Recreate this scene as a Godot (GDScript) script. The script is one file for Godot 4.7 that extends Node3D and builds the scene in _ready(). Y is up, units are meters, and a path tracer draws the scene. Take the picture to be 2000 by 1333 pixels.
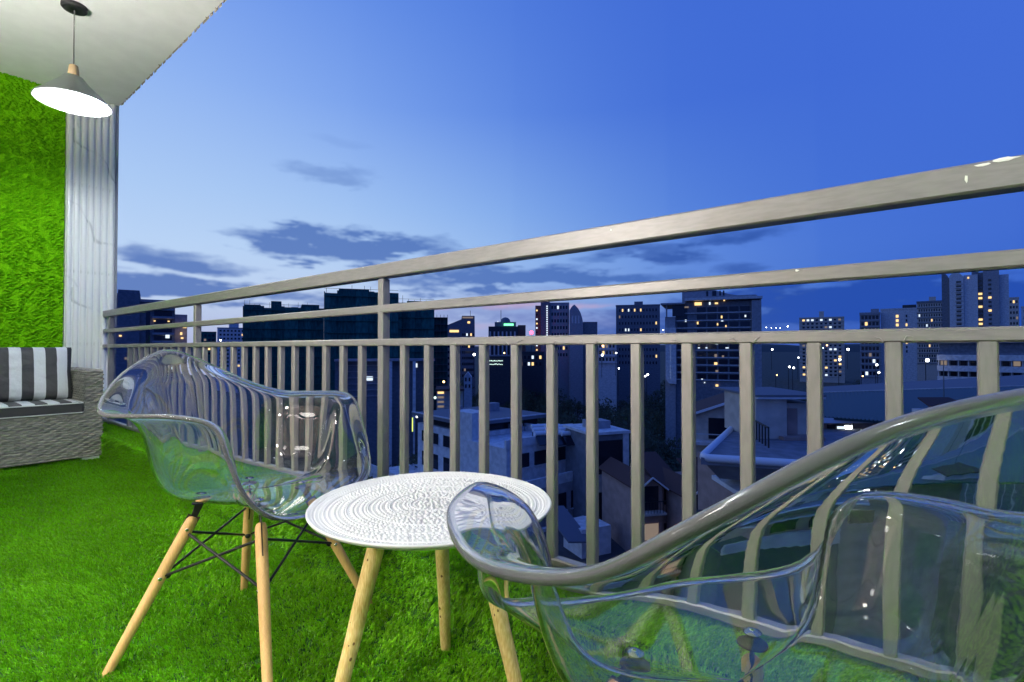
extends Node3D
# A turfed high balcony at dusk: clear armchairs round a tray table, a grey railing, and the city beyond.
# -Z runs along the railing to the green wall, +X is out over the railing. The camera stands at x = 0, z = 0.

const CAM_H := 0.82
const YAW := 51.2          # degrees the camera is turned from -Z towards +X
const FOC := 994.0         # focal length in pixels of the 2000 pixel wide photograph
const HORIZON := 682.0
const GROUND := -32.0
const RAIL_X := 1.2        # inner face of the railing
const KERB_X := 1.05
const WALL_Z := -5.5       # face of the green end wall
const SLAB_X := 1.3
const INNER_X := -0.75     # outer face of the building wall
const CEIL_Y := 2.96

var taken := {}
var M := {}
var rng := RandomNumberGenerator.new()
var fwd := Vector3(sin(deg_to_rad(YAW)), 0, -cos(deg_to_rad(YAW)))
var rgt := Vector3(cos(deg_to_rad(YAW)), 0, sin(deg_to_rad(YAW)))
var unit_box: BoxMesh

func _ready() -> void:
	rng.seed = 7
	unit_box = BoxMesh.new()
	camera_and_sky()
	make_materials()
	setting()
	balcony_structure()
	railing()
	column()
	interior()
	turf()
	pendants()
	sofa()
	table()
	chairs()
	city()

# ------------------------------------------------------------------ camera, sky, exposure
func camera_and_sky() -> void:
	var cam := Camera3D.new()
	cam.name = "camera"
	cam.fov = rad_to_deg(2.0 * atan(666.5 / FOC))
	cam.near = 0.03
	cam.far = 14000.0
	cam.position = Vector3(0, CAM_H, 0)
	cam.rotation = Vector3(atan(15.5 / FOC), deg_to_rad(-YAW), 0)
	add_child(cam)
	cam.current = true
	var sky_mat := PanoramaSkyMaterial.new()
	sky_mat.panorama = ImageTexture.create_from_image(dusk_sky())
	var sky := Sky.new()
	sky.sky_material = sky_mat
	var env := Environment.new()
	env.background_mode = Environment.BG_SKY
	env.sky = sky
	env.background_energy_multiplier = 1.0
	env.tonemap_mode = Environment.TONE_MAPPER_LINEAR
	env.tonemap_exposure = 1.0
	env.sdfgi_enabled = true
	env.ssao_enabled = true
	env.ssil_enabled = true
	var we := WorldEnvironment.new()
	we.name = "world_environment"
	we.environment = env
	add_child(we)

func lin(r: float, g: float, b: float) -> Color:
	return Color(r / 255.0, g / 255.0, b / 255.0).srgb_to_linear()

# direction of a pixel of the photograph as (azimuth from -Z towards +X, elevation), in degrees
func sky_at(px: float, py: float) -> Vector2:
	var a := atan((px - 1000.0) / FOC)
	return Vector2(YAW + rad_to_deg(a), rad_to_deg(atan((HORIZON - py) / FOC * cos(a))))

func dusk_sky() -> Image:
	# after sunset: palest low towards azimuth 25, deeper blue with height and away from the afterglow
	var azs := [-180.0, -120.0, -60.0, -20.0, 14.0, 34.0, 51.0, 68.0, 82.0, 96.0, 130.0, 180.0]
	var els := [0.0, 5.5, 10.0, 15.0, 25.0, 34.0, 55.0, 90.0]
	var rows := [
		[[40, 70, 160], [46, 80, 178], [52, 90, 190], [54, 94, 195], [56, 98, 200], [58, 100, 204], [58, 98, 205], [58, 98, 205]],
		[[50, 82, 172], [60, 98, 195], [66, 106, 205], [66, 108, 208], [64, 106, 208], [62, 104, 208], [58, 98, 205], [58, 98, 205]],
		[[110, 130, 195], [120, 155, 222], [120, 160, 232], [110, 153, 230], [90, 135, 226], [80, 124, 222], [64, 106, 212], [58, 98, 205]],
		[[165, 175, 215], [178, 203, 238], [176, 205, 243], [165, 196, 243], [140, 176, 241], [118, 158, 236], [74, 116, 216], [58, 98, 205]],
		[[172, 180, 218], [190, 212, 242], [186, 212, 246], [174, 204, 245], [150, 185, 243], [124, 162, 238], [76, 118, 218], [58, 98, 205]],
		[[178, 180, 215], [196, 212, 240], [184, 210, 244], [166, 199, 243], [127, 167, 239], [102, 146, 232], [72, 114, 217], [58, 98, 205]],
		[[160, 165, 212], [160, 190, 235], [150, 190, 240], [130, 174, 238], [88, 134, 226], [78, 123, 221], [66, 107, 213], [58, 98, 205]],
		[[80, 110, 190], [98, 142, 216], [92, 138, 222], [80, 127, 219], [65, 109, 213], [63, 106, 212], [60, 102, 210], [58, 98, 205]],
		[[46, 84, 178], [62, 108, 205], [68, 113, 210], [66, 110, 211], [62, 105, 212], [62, 105, 212], [60, 101, 209], [58, 98, 205]],
		[[40, 76, 172], [54, 98, 200], [62, 104, 208], [64, 107, 212], [68, 111, 217], [70, 113, 218], [62, 103, 211], [58, 98, 205]],
		[[36, 66, 156], [44, 80, 180], [50, 90, 192], [54, 95, 198], [58, 100, 204], [60, 102, 206], [60, 100, 207], [58, 98, 205]],
		[[40, 70, 160], [46, 80, 178], [52, 90, 190], [54, 94, 195], [56, 98, 200], [58, 100, 204], [58, 98, 205], [58, 98, 205]]]
	var tab := []
	for r in rows:
		var line := []
		for c in r:
			line.append(lin(c[0], c[1], c[2]))
		tab.append(line)
	var w := 512
	var h := 256
	var small := Image.create(w, h, false, Image.FORMAT_RGBF)
	for y in h:
		var el: float = 90.0 - (y + 0.5) / h * 180.0
		el = maxf(el, 0.0)
		var j := 0
		while j < els.size() - 2 and el > els[j + 1]:
			j += 1
		var tj: float = clampf((el - els[j]) / (els[j + 1] - els[j]), 0, 1)
		for x in w:
			var az: float = fposmod((x + 0.5) / w * 360.0 + 180.0, 360.0) - 180.0
			var i := 0
			while i < azs.size() - 2 and az > azs[i + 1]:
				i += 1
			var acc := Color(0, 0, 0)
			var sum := 0.0
			for k in range(maxi(i - 1, 0), mini(i + 3, azs.size())):
				var q: float = (az - azs[k]) / 13.0
				var gw: float = exp(-q * q * 0.5) + 1e-5 / (1.0 + q * q)
				acc += (tab[k][j] as Color).lerp(tab[k][j + 1], tj) * gw
				sum += gw
			small.set_pixel(x, y, acc / sum)
	small.resize(3072, 1536, Image.INTERPOLATE_BILINEAR)
	# cloud streaks: centre and half size in pixels of the photograph, thickness, colour
	var blue := lin(66, 106, 182)
	var deep := lin(16, 58, 150)
	var mauve := lin(120, 138, 198)
	var rose := lin(190, 165, 200)
	var streaks := [
		[550, 466, 105, 22, 1.0, blue], [670, 486, 130, 32, 1.15, blue], [790, 486, 110, 24, 1.0, blue], [690, 508, 90, 18, 0.9, blue], [620, 452, 80, 12, 0.6, blue],
		[300, 503, 120, 17, 1.0, blue], [390, 523, 120, 11, 0.8, blue], [270, 560, 170, 26, 1.3, blue], [450, 575, 220, 22, 1.1, blue], [640, 335, 85, 19, 0.5, blue], [660, 275, 60, 10, 0.14, blue],
		[980, 540, 170, 24, 1.2, blue], [850, 556, 120, 18, 1.0, blue], [1090, 545, 150, 14, 0.8, blue], [930, 610, 120, 12, 0.7, mauve], [1100, 625, 160, 14, 0.8, mauve], [1060, 578, 180, 12, 0.5, mauve],
		[1270, 492, 110, 19, 0.9, deep.lerp(blue, 0.5)], [1440, 464, 105, 21, 0.95, deep.lerp(blue, 0.4)], [1180, 507, 62, 10, 0.8, blue], [1330, 508, 70, 14, 0.7, deep.lerp(blue, 0.4)], [1445, 524, 55, 9, 0.8, deep.lerp(blue, 0.4)],
		[1240, 545, 120, 13, 0.8, blue], [1560, 590, 300, 42, 1.3, deep], [1800, 600, 330, 52, 1.4, deep], [2080, 600, 330, 56, 1.4, deep], [1330, 640, 240, 34, 1.0, deep.lerp(blue, 0.4)],
		[900, 598, 110, 7, 0.7, rose], [1010, 600, 150, 8, 0.6, rose], [1080, 596, 110, 5, 0.5, rose], [880, 640, 120, 10, 0.5, rose]]
	var cl := []
	for s in streaks:
		var c := sky_at(s[0], s[1])
		var e := sky_at(s[0] + s[2], s[1])
		var f := sky_at(s[0], s[1] - s[3])
		cl.append([c.x, c.y, e.x - c.x, f.y - c.y, s[4], s[5]])
	var n1 := FastNoiseLite.new()
	n1.seed = 3
	n1.noise_type = FastNoiseLite.TYPE_SIMPLEX
	n1.frequency = 0.16
	n1.fractal_octaves = 5
	n1.fractal_gain = 0.55
	var n2 := FastNoiseLite.new()
	n2.seed = 11
	n2.frequency = 0.55
	n2.fractal_octaves = 4
	var px_deg := 360.0 / 3072.0
	for y in range(int((90.0 - 34.0) / px_deg), int(90.0 / px_deg)):
		var el: float = 90.0 - (y + 0.5) * px_deg
		for x in range(0, int(130.0 / px_deg)):
			var az: float = (x + 0.5) * px_deg
			var warp := n1.get_noise_2d(az * 0.55, el * 2.6)
			var fine := n2.get_noise_2d(az * 0.8, el * 3.2)
			var col := Color(0, 0, 0)
			var sum := 0.0
			for c in cl:
				var dx: float = (az - c[0]) / c[2]
				if absf(dx) > 1.6:
					continue
				var dy: float = (el - c[1]) / c[3] + warp * 1.1
				if absf(dy) > 1.8:
					continue
				var q: float = 1.0 - dx * dx - dy * dy * (1.0 if dy > 0.0 else 1.5)
				var m: float = clampf(smoothstep(-0.85, 1.3, q + fine * 0.5 + warp * 0.5) * c[4], 0, 1)
				if m > 0.0:
					var cc: Color = c[5]
					col += cc * m
					sum += m
			if sum > 0.0:
				var k := clampf(sum, 0, 1) * 0.84
				small.set_pixel(x, y, small.get_pixel(x, y).lerp(col / sum, k))
	return small

# ------------------------------------------------------------------ naming and building helpers
func numbered(called: String) -> String:
	taken[called] = taken.get(called, 0) + 1
	return called if taken[called] == 1 else "%s_%03d" % [called, taken[called] - 1]

func thing(called: String, label: String, category: String, at := Vector3.ZERO, turn := 0.0, group := "") -> Node3D:
	var o := Node3D.new()
	o.name = numbered(called)
	o.position = at
	o.rotation.y = turn
	add_child(o)
	tag(o, label, category, group)
	return o

func tag(o: Node3D, label: String, category: String, group := "") -> void:
	o.set_meta("label", label)
	o.set_meta("category", category)
	if group:
		o.set_meta("group", group)

func part(called: String, mesh: Mesh, m: Material, parent: Node3D, at := Vector3.ZERO, basis := Basis.IDENTITY) -> MeshInstance3D:
	var o := MeshInstance3D.new()
	o.mesh = mesh
	o.material_override = m
	o.name = called if parent != self else numbered(called)
	o.transform = Transform3D(basis, at)
	parent.add_child(o, true)
	return o

# an axis-aligned box part between two corners of its parent's space (shares one unit mesh)
func bx(called: String, lo: Vector3, hi: Vector3, m: Material, parent: Node3D) -> MeshInstance3D:
	return part(called, unit_box, m, parent, (lo + hi) / 2.0, Basis.from_scale(hi - lo))

func struct(called: String, mesh: Mesh, m: Material) -> MeshInstance3D:
	var o := part(called, mesh, m, self)
	o.set_meta("kind", "structure")
	return o

func struct_box(called: String, lo: Vector3, hi: Vector3, m: Material) -> MeshInstance3D:
	var o := bx(called, lo, hi, m, self)
	o.set_meta("kind", "structure")
	return o

func st_new() -> SurfaceTool:
	var st := SurfaceTool.new()
	st.begin(Mesh.PRIMITIVE_TRIANGLES)
	return st

func quad(st: SurfaceTool, a: Vector3, b: Vector3, c: Vector3, d: Vector3) -> void:
	# a b c d run counter-clockwise seen from outside
	var n := (b - a).cross(d - a).normalized()
	if n == Vector3.ZERO:
		n = (c - b).cross(a - b).normalized()
	for v in [a, c, b, a, d, c]:
		st.set_normal(n)
		st.add_vertex(v)

func tri(st: SurfaceTool, a: Vector3, b: Vector3, c: Vector3) -> void:
	var n := (b - a).cross(c - a).normalized()
	for v in [a, c, b]:
		st.set_normal(n)
		st.add_vertex(v)

# a box with chamfered edges
func chamfered(size: Vector3, c: float) -> ArrayMesh:
	var st := st_new()
	var h := size / 2.0
	var i := h - Vector3(c, c, c)
	for ax in 3:
		var u := (ax + 1) % 3
		var v := (ax + 2) % 3
		for s in [-1.0, 1.0]:
			var p := []
			for k in [[-1, -1], [1, -1], [1, 1], [-1, 1]]:
				var q := Vector3.ZERO
				q[ax] = s * h[ax]
				q[u] = k[0] * i[u]
				q[v] = k[1] * i[v]
				p.append(q)
			if s > 0: quad(st, p[0], p[1], p[2], p[3])
			else: quad(st, p[3], p[2], p[1], p[0])
		# the edges along ax
		for su in [-1.0, 1.0]:
			for sv in [-1.0, 1.0]:
				var a := Vector3.ZERO
				a[u] = su * h[u]; a[v] = sv * i[v]
				var b := Vector3.ZERO
				b[u] = su * i[u]; b[v] = sv * h[v]
				var a0 := a; a0[ax] = -i[ax]
				var a1 := a; a1[ax] = i[ax]
				var b0 := b; b0[ax] = -i[ax]
				var b1 := b; b1[ax] = i[ax]
				if su * sv > 0: quad(st, a0, b0, b1, a1)
				else: quad(st, a0, a1, b1, b0)
	for sx in [-1.0, 1.0]:
		for sy in [-1.0, 1.0]:
			for sz in [-1.0, 1.0]:
				var a := Vector3(sx * h.x, sy * i.y, sz * i.z)
				var b := Vector3(sx * i.x, sy * h.y, sz * i.z)
				var d := Vector3(sx * i.x, sy * i.y, sz * h.z)
				if sx * sy * sz > 0: tri(st, a, b, d)
				else: tri(st, a, d, b)
	return st.commit()

# smooth grid mesh: pts[row][col]; normals by differences; wrap joins the last column to the first
func grid_mesh(st: SurfaceTool, pts: Array, wrap := false, flip := false, uv := false, cols: Array = [], first := 0, until := 1000000) -> void:
	var nr := pts.size()
	var nc: int = pts[0].size()
	var nrm := []
	for r in nr:
		var line := PackedVector3Array()
		for c in nc:
			var cl: int = (c - 1 + nc) % nc if wrap else maxi(c - 1, 0)
			var cr: int = (c + 1) % nc if wrap else mini(c + 1, nc - 1)
			var n: Vector3 = (pts[r][cr] - pts[r][cl]).cross(pts[mini(r + 1, nr - 1)][c] - pts[maxi(r - 1, 0)][c]).normalized()
			line.append(-n if flip else n)
		nrm.append(line)
	var last := nc if wrap else nc - 1
	for r in range(first, mini(nr - 1, until)):
		for c in last:
			var d := (c + 1) % nc
			var ids := [[r, c], [r, d], [r + 1, d], [r + 1, c]]
			# normals follow (next col) x (next row): counter-clockwise as listed
			var order := [0, 2, 1, 0, 3, 2] if not flip else [0, 1, 2, 0, 2, 3]
			for k in order:
				var e: Array = ids[k]
				st.set_normal(nrm[e[0]][e[1]])
				if uv:
					st.set_uv(Vector2(float(c + (1 if k == 1 or k == 2 else 0)) / last, float(e[0]) / (nr - 1)))
				if cols.size():
					st.set_color(cols[e[0]][e[1]])
				st.add_vertex(pts[e[0]][e[1]])

# turned profile: [radius, y] pairs from the top down or bottom up
func lathe(st: SurfaceTool, prof: Array, sides := 32, at := Vector3.ZERO) -> void:
	var rows := []
	for p in prof:
		var line := PackedVector3Array()
		for k in sides:
			var a := TAU * k / sides
			line.append(at + Vector3(cos(a) * p[0], p[1], sin(a) * p[0]))
		rows.append(line)
	grid_mesh(st, rows, true, prof[0][1] < prof[-1][1])

# a round bar through points with radii, ends closed
func tube(st: SurfaceTool, path: Array, radii: Array, sides := 12) -> void:
	var rows := []
	var n := path.size()
	var ref := Vector3.UP if absf((path[n - 1] - path[0]).normalized().y) < 0.9 else Vector3.RIGHT
	for i in n:
		var t: Vector3 = (path[mini(i + 1, n - 1)] - path[maxi(i - 1, 0)]).normalized()
		var u := t.cross(ref).normalized()
		var v := t.cross(u).normalized()
		var line := PackedVector3Array()
		for k in sides:
			var a := TAU * k / sides
			line.append(path[i] + (u * cos(a) + v * sin(a)) * radii[i])
		rows.append(line)
	grid_mesh(st, rows, true, false)
	for e in [0, n - 1]:
		for k in sides:
			if e == 0: tri(st, path[0], rows[0][(k + 1) % sides], rows[0][k])
			else: tri(st, path[e], rows[e][k], rows[e][(k + 1) % sides])

func rod(a: Vector3, b: Vector3, r0: float, r1: float, sides := 12) -> ArrayMesh:
	var st := st_new()
	tube(st, [a, b], [r0, r1], sides)
	return st.commit()

func ball(r: float, seg := 24) -> SphereMesh:
	var s := SphereMesh.new()
	s.radius = r
	s.height = 2 * r
	s.radial_segments = seg
	s.rings = seg / 2
	return s

# world position of a pixel column of the photograph at a depth, on height y
func spot(px: float, depth: float, y := 0.0) -> Vector3:
	var p := fwd * depth + rgt * ((px - 1000.0) / FOC * depth)
	p.y = y
	return p

func height(py: float, depth: float) -> float:
	return CAM_H + (HORIZON - py) / FOC * depth

# camera-plan coordinates (right, ahead) to the world
func plan(x: float, z: float, y := 0.0) -> Vector3:
	var p := rgt * x + fwd * z
	p.y = y
	return p

# ------------------------------------------------------------------ materials
func mat(called: String, c: Color, rough := 0.8, metal := 0.0) -> StandardMaterial3D:
	var m := StandardMaterial3D.new()
	m.resource_name = called
	m.albedo_color = c.linear_to_srgb()
	m.roughness = rough
	m.metallic = metal
	M[called] = m
	return m

func noise_tex(freq: float, seed_: int, size := 512, octaves := 4, ramp: Gradient = null, kind := FastNoiseLite.TYPE_SIMPLEX_SMOOTH) -> NoiseTexture2D:
	var n := FastNoiseLite.new()
	n.seed = seed_
	n.frequency = freq
	n.fractal_octaves = octaves
	n.noise_type = kind
	var t := NoiseTexture2D.new()
	t.width = size
	t.height = size
	t.seamless = true
	t.noise = n
	if ramp:
		t.color_ramp = ramp
	return t

func ramp(a: Color, b: Color, at0 := 0.0, at1 := 1.0) -> Gradient:
	var g := Gradient.new()
	g.offsets = PackedFloat32Array([at0, at1])
	g.colors = PackedColorArray([a.linear_to_srgb(), b.linear_to_srgb()])
	return g

func tri_tex(m: StandardMaterial3D, t: Texture2D, scale: Vector3, world := true) -> void:
	m.albedo_color = Color.WHITE
	m.albedo_texture = t
	m.uv1_triplanar = true
	m.uv1_world_triplanar = world
	m.uv1_scale = scale

func lamp(called: String, c: Color, energy: float) -> StandardMaterial3D:
	var m := mat(called, Color(0.05, 0.05, 0.05), 0.6)
	m.emission_enabled = true
	m.emission = c.linear_to_srgb()
	m.emission_energy_multiplier = energy
	return m

func make_materials() -> void:
	var m: StandardMaterial3D
	# brushed grey gloss paint on the railing
	m = mat("rail paint", Color(0.21, 0.205, 0.2), 0.36, 0.36)
	tri_tex(m, noise_tex(0.02, 5, 512, 5, ramp(Color(0.23, 0.216, 0.212), Color(0.258, 0.242, 0.238), 0.25, 0.75)), Vector3(9, 9, 1.6))
	m.heightmap_enabled = true
	m.heightmap_texture = noise_tex(0.03, 8, 512, 4)
	m.heightmap_scale = 0.008
	m.roughness_texture = noise_tex(0.02, 9, 256, 3, ramp(Color(0.5, 0.5, 0.5), Color(1, 1, 1), 0.3, 0.7))
	m.roughness = 0.38
	var m2: StandardMaterial3D = m.duplicate()
	m2.resource_name = "bar paint"
	m2.uv1_scale = Vector3(9, 1.6, 9)
	M["bar paint"] = m2
	mat("paint chip", Color(0.78, 0.76, 0.68), 0.7)
	# plastered ceiling and walls
	m = mat("ceiling paint", Color(0.8, 0.8, 0.78), 0.75)
	tri_tex(m, noise_tex(0.012, 21, 512, 5, ramp(Color(0.82, 0.82, 0.805), Color(0.85, 0.85, 0.835), 0.3, 0.7)), Vector3(0.9, 0.9, 0.9))
	mat("plaster crumb", Color(0.32, 0.27, 0.2), 0.95)
	m = mat("house paint", Color(0.72, 0.66, 0.56), 0.8)
	mat("room paint", Color(0.80, 0.76, 0.68), 0.85)
	mat("room floor", Color(0.42, 0.36, 0.36), 0.4)
	mat("door frame", Color(0.08, 0.075, 0.07), 0.4, 0.2)
	m = mat("concrete", Color(0.3, 0.29, 0.27), 0.9)
	m = mat("moss", Color(0.085, 0.30, 0.008), 0.95)
	m.metallic_specular = 0.2
	tri_tex(m, noise_tex(0.03, 31, 512, 5, ramp(Color(0.11, 0.37, 0.002), Color(0.19, 0.53, 0.004), 0.25, 0.75)), Vector3(5, 5, 5))
	m.heightmap_enabled = true
	m.heightmap_texture = noise_tex(0.06, 33, 512, 4)
	m.heightmap_scale = 0.1
	# turf
	m = mat("turf blade", Color(1, 1, 1), 0.8)
	m.metallic_specular = 0.25
	m.vertex_color_use_as_albedo = true
	m.backlight_enabled = true
	m.backlight = Color(0.5, 0.5, 0.5)
	m = mat("turf backing", Color(0.025, 0.11, 0.008), 0.95)
	# wood
	m = mat("pale dowel", Color(0.66, 0.43, 0.20), 0.5)
	tri_tex(m, noise_tex(0.03, 41, 512, 5, ramp(Color(0.56, 0.32, 0.115), Color(0.76, 0.48, 0.21), 0.2, 0.8)), Vector3(30, 2.2, 30), false)
	m = mat("knotty dowel", Color(0.68, 0.50, 0.2), 0.55)
	tri_tex(m, noise_tex(0.025, 44, 512, 5, ramp(Color(0.56, 0.36, 0.10), Color(0.80, 0.62, 0.30), 0.25, 0.7)), Vector3(24, 2.6, 24), false)
	mat("knot", Color(0.16, 0.075, 0.02), 0.7)
	mat("dowel slot", Color(0.05, 0.03, 0.02), 0.9)
	mat("black steel", Color(0.022, 0.022, 0.024), 0.38, 0.6)
	mat("bright steel", Color(0.62, 0.62, 0.6), 0.22, 1.0)
	mat("table enamel", Color(0.56, 0.55, 0.545), 0.42)
	# clear plastic
	m = mat("clear plastic", Color(0.965, 0.975, 0.975), 0.0)
	m.albedo_color = Color(0.995, 0.995, 0.995, 0.006)
	m.refraction_enabled = true
	m.refraction_scale = 0.051
	m.roughness = 0.015
	m.transparency = BaseMaterial3D.TRANSPARENCY_ALPHA
	m = m.duplicate()
	m.resource_name = "rim plastic"
	m.albedo_color = Color(0.96, 0.965, 0.985, 0.10)
	m.roughness = 0.14
	M["rim plastic"] = m
	# sofa
	m = mat("wicker", Color(1, 1, 1), 0.36)
	m.vertex_color_use_as_albedo = true
	mat("sofa core", Color(0.22, 0.21, 0.185), 0.9)
	mat("plastic foot", Color(0.55, 0.58, 0.56), 0.6)
	m = mat("dark canvas", Color(0.032, 0.033, 0.037), 0.85)
	m.rim_enabled = true
	m.rim = 0.25
	m = mat("white piping", Color(0.7, 0.7, 0.7), 0.8)
	m = mat("striped canvas", Color(1, 1, 1), 0.85)
	m.albedo_color = Color.WHITE
	m.albedo_texture = stripes()
	m.heightmap_enabled = true
	m.heightmap_texture = noise_tex(0.02, 52, 256, 4)
	m.heightmap_scale = 0.4
	# column
	m = mat("marble print", Color(0.66, 0.67, 0.65), 0.32)
	m.clearcoat_enabled = true
	m.clearcoat = 0.35
	m.clearcoat_roughness = 0.12
	tri_tex(m, marble(), Vector3(0.75, 0.75, 0.75))
	mat("column trim", Color(0.2, 0.22, 0.27), 0.5)
	# pendant
	mat("shade outside", Color(0.58, 0.60, 0.61), 0.28, 0.8)
	mat("shade inside", Color(0.85, 0.85, 0.85), 0.6)
	mat("turned wood cap", Color(0.6, 0.42, 0.24), 0.5)
	mat("cord", Color(0.12, 0.12, 0.12), 0.7)
	lamp("pendant bulb", Color(0.95, 0.98, 1.0), 30.0)
	lamp("added globe lamp", Color(1.0, 0.96, 0.9), 8.0)
	lamp("room lamp", Color(1.0, 0.95, 0.88), 9.0)
	# city
	m = mat("ground", Color(0.035, 0.045, 0.035), 0.95)
	tri_tex(m, noise_tex(0.02, 61, 512, 5, ramp(Color(0.018, 0.028, 0.016), Color(0.06, 0.065, 0.055), 0.3, 0.7)), Vector3(0.02, 0.02, 0.02))
	mat("asphalt", Color(0.045, 0.045, 0.05), 0.9)
	mat("hill", Color(0.03, 0.045, 0.05), 1.0)
	for e in [["city white", 0.62, 0.62, 0.63], ["city cream", 0.52, 0.46, 0.40], ["city grey", 0.32, 0.32, 0.35], ["city slate", 0.17, 0.18, 0.21], ["city dark", 0.05, 0.052, 0.065], ["city brick", 0.22, 0.11, 0.085], ["city pale", 0.58, 0.58, 0.60], ["city pink", 0.34, 0.24, 0.21]]:
		m = mat(e[0], Color(e[1], e[2], e[3]), 0.85)
		var c := Color(e[1], e[2], e[3])
		tri_tex(m, noise_tex(0.03, 70 + M.size(), 256, 4, ramp(c * 0.82, c * 1.12, 0.25, 0.75)), Vector3(0.15, 0.15, 0.15))
	m = mat("green netting", Color(0.012, 0.075, 0.062), 0.95)
	tri_tex(m, noise_tex(0.05, 77, 256, 4, ramp(Color(0.006, 0.065, 0.06), Color(0.016, 0.14, 0.12), 0.25, 0.75)), Vector3(0.12, 0.03, 0.12))
	var net2: StandardMaterial3D = m.duplicate()
	net2.resource_name = "pale netting"
	net2.albedo_texture = noise_tex(0.05, 78, 256, 4, ramp(Color(0.012, 0.10, 0.09), Color(0.03, 0.20, 0.165), 0.25, 0.75))
	M["pale netting"] = net2
	mat("scaffold", Color(0.12, 0.13, 0.12), 0.7)
	mat("teal roof", Color(0.016, 0.05, 0.05), 0.55, 0.1)
	mat("roof brown", Color(0.075, 0.035, 0.03), 0.9)
	mat("roof grey", Color(0.16, 0.165, 0.19), 0.9)
	mat("fascia white", Color(0.72, 0.72, 0.74), 0.7)
	m = mat("window glass", Color(0.012, 0.016, 0.028), 0.12)
	mat("iron", Color(0.015, 0.015, 0.018), 0.6)
	lamp("window warm", Color(1.0, 0.66, 0.26), 1.5)
	lamp("window cool", Color(0.75, 0.88, 1.0), 1.3)
	lamp("window dim", Color(0.75, 0.58, 0.45), 0.3)
	lamp("street light white", Color(0.9, 0.95, 1.0), 14.0)
	lamp("street light amber", Color(1.0, 0.55, 0.2), 10.0)
	lamp("beacon light red", Color(1.0, 0.03, 0.06), 14.0)
	lamp("sign light green", Color(0.2, 1.0, 0.45), 2.2)
	lamp("sign light mint", Color(0.72, 1.0, 0.9), 1.6)
	lamp("sign light pale", Color(0.35, 0.5, 0.9), 0.5)
	lamp("tube light yellow", Color(0.8, 1.0, 0.15), 1.5)
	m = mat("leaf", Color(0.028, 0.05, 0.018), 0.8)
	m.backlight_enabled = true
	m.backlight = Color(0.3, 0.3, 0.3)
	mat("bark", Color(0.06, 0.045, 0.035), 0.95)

func stripes() -> ImageTexture:
	var im := Image.create(512, 64, false, Image.FORMAT_RGB8)
	var n := FastNoiseLite.new()
	n.frequency = 0.11
	n.seed = 4
	for y in 64:
		for x in 512:
			var white := int(floor(x / 64.0)) % 2 == 0
			var g := n.get_noise_2d(x * 2.0, y * 2.0) * 0.035 + rng.randf_range(-0.015, 0.015)
			im.set_pixel(x, y, (Color(0.82, 0.83, 0.84) if white else Color(0.235, 0.24, 0.25)) * (1.0 + g))
	return ImageTexture.create_from_image(im)

func marble() -> ImageTexture:
	var im := Image.create(512, 512, false, Image.FORMAT_RGB8)
	var n := FastNoiseLite.new()
	n.frequency = 0.006
	n.seed = 14
	n.fractal_octaves = 2
	var w := FastNoiseLite.new()
	w.frequency = 0.006
	w.seed = 5
	for y in 512:
		for x in 512:
			var t: float = (x * 1.0 - y * 1.0) / 512.0 * 2.0 + n.get_noise_2d(x, y) * 0.3
			var v: float = absf(fposmod(t, 1.0) - 0.5)
			var vein: float = smoothstep(0.045, 0.0, v) * clampf(w.get_noise_2d(x, y) * 1.6 + 0.7, 0, 1)
			var c := Color(0.92, 0.925, 0.92).lerp(Color(0.52, 0.53, 0.53), vein * 0.42)
			im.set_pixel(x, y, c * (1.0 + w.get_noise_2d(x * 0.3, y * 0.3) * 0.02))
	return ImageTexture.create_from_image(im)

# ------------------------------------------------------------------ ground, hills
func setting() -> void:
	var st := st_new()
	var n := FastNoiseLite.new()
	n.seed = 9
	n.frequency = 0.0016
	var g := 9000.0
	quad(st, Vector3(-g, GROUND, g), Vector3(g, GROUND, g), Vector3(g, GROUND, -g), Vector3(-g, GROUND, -g))
	struct("ground", st.commit(), M["ground"])
	# low far hills all along the horizon in view
	st = st_new()
	var rows := []
	for r in 5:
		var line := PackedVector3Array()
		for k in 90:
			var a := deg_to_rad(-20.0 + 150.0 * k / 89.0)
			var d := 6500.0 + r * 350.0
			var ridge: float = [0.0, 0.75, 1.0, 0.7, 0.0][r]
			var y := GROUND + ridge * (95.0 + n.get_noise_2d(k * 60.0, 0) * 55.0 + n.get_noise_2d(k * 260.0, 50) * 14.0)
			line.append(Vector3(sin(a) * d, y, -cos(a) * d))
		rows.append(line)
	grid_mesh(st, rows, false, true)
	struct("hills", st.commit(), M["hill"])

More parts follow.
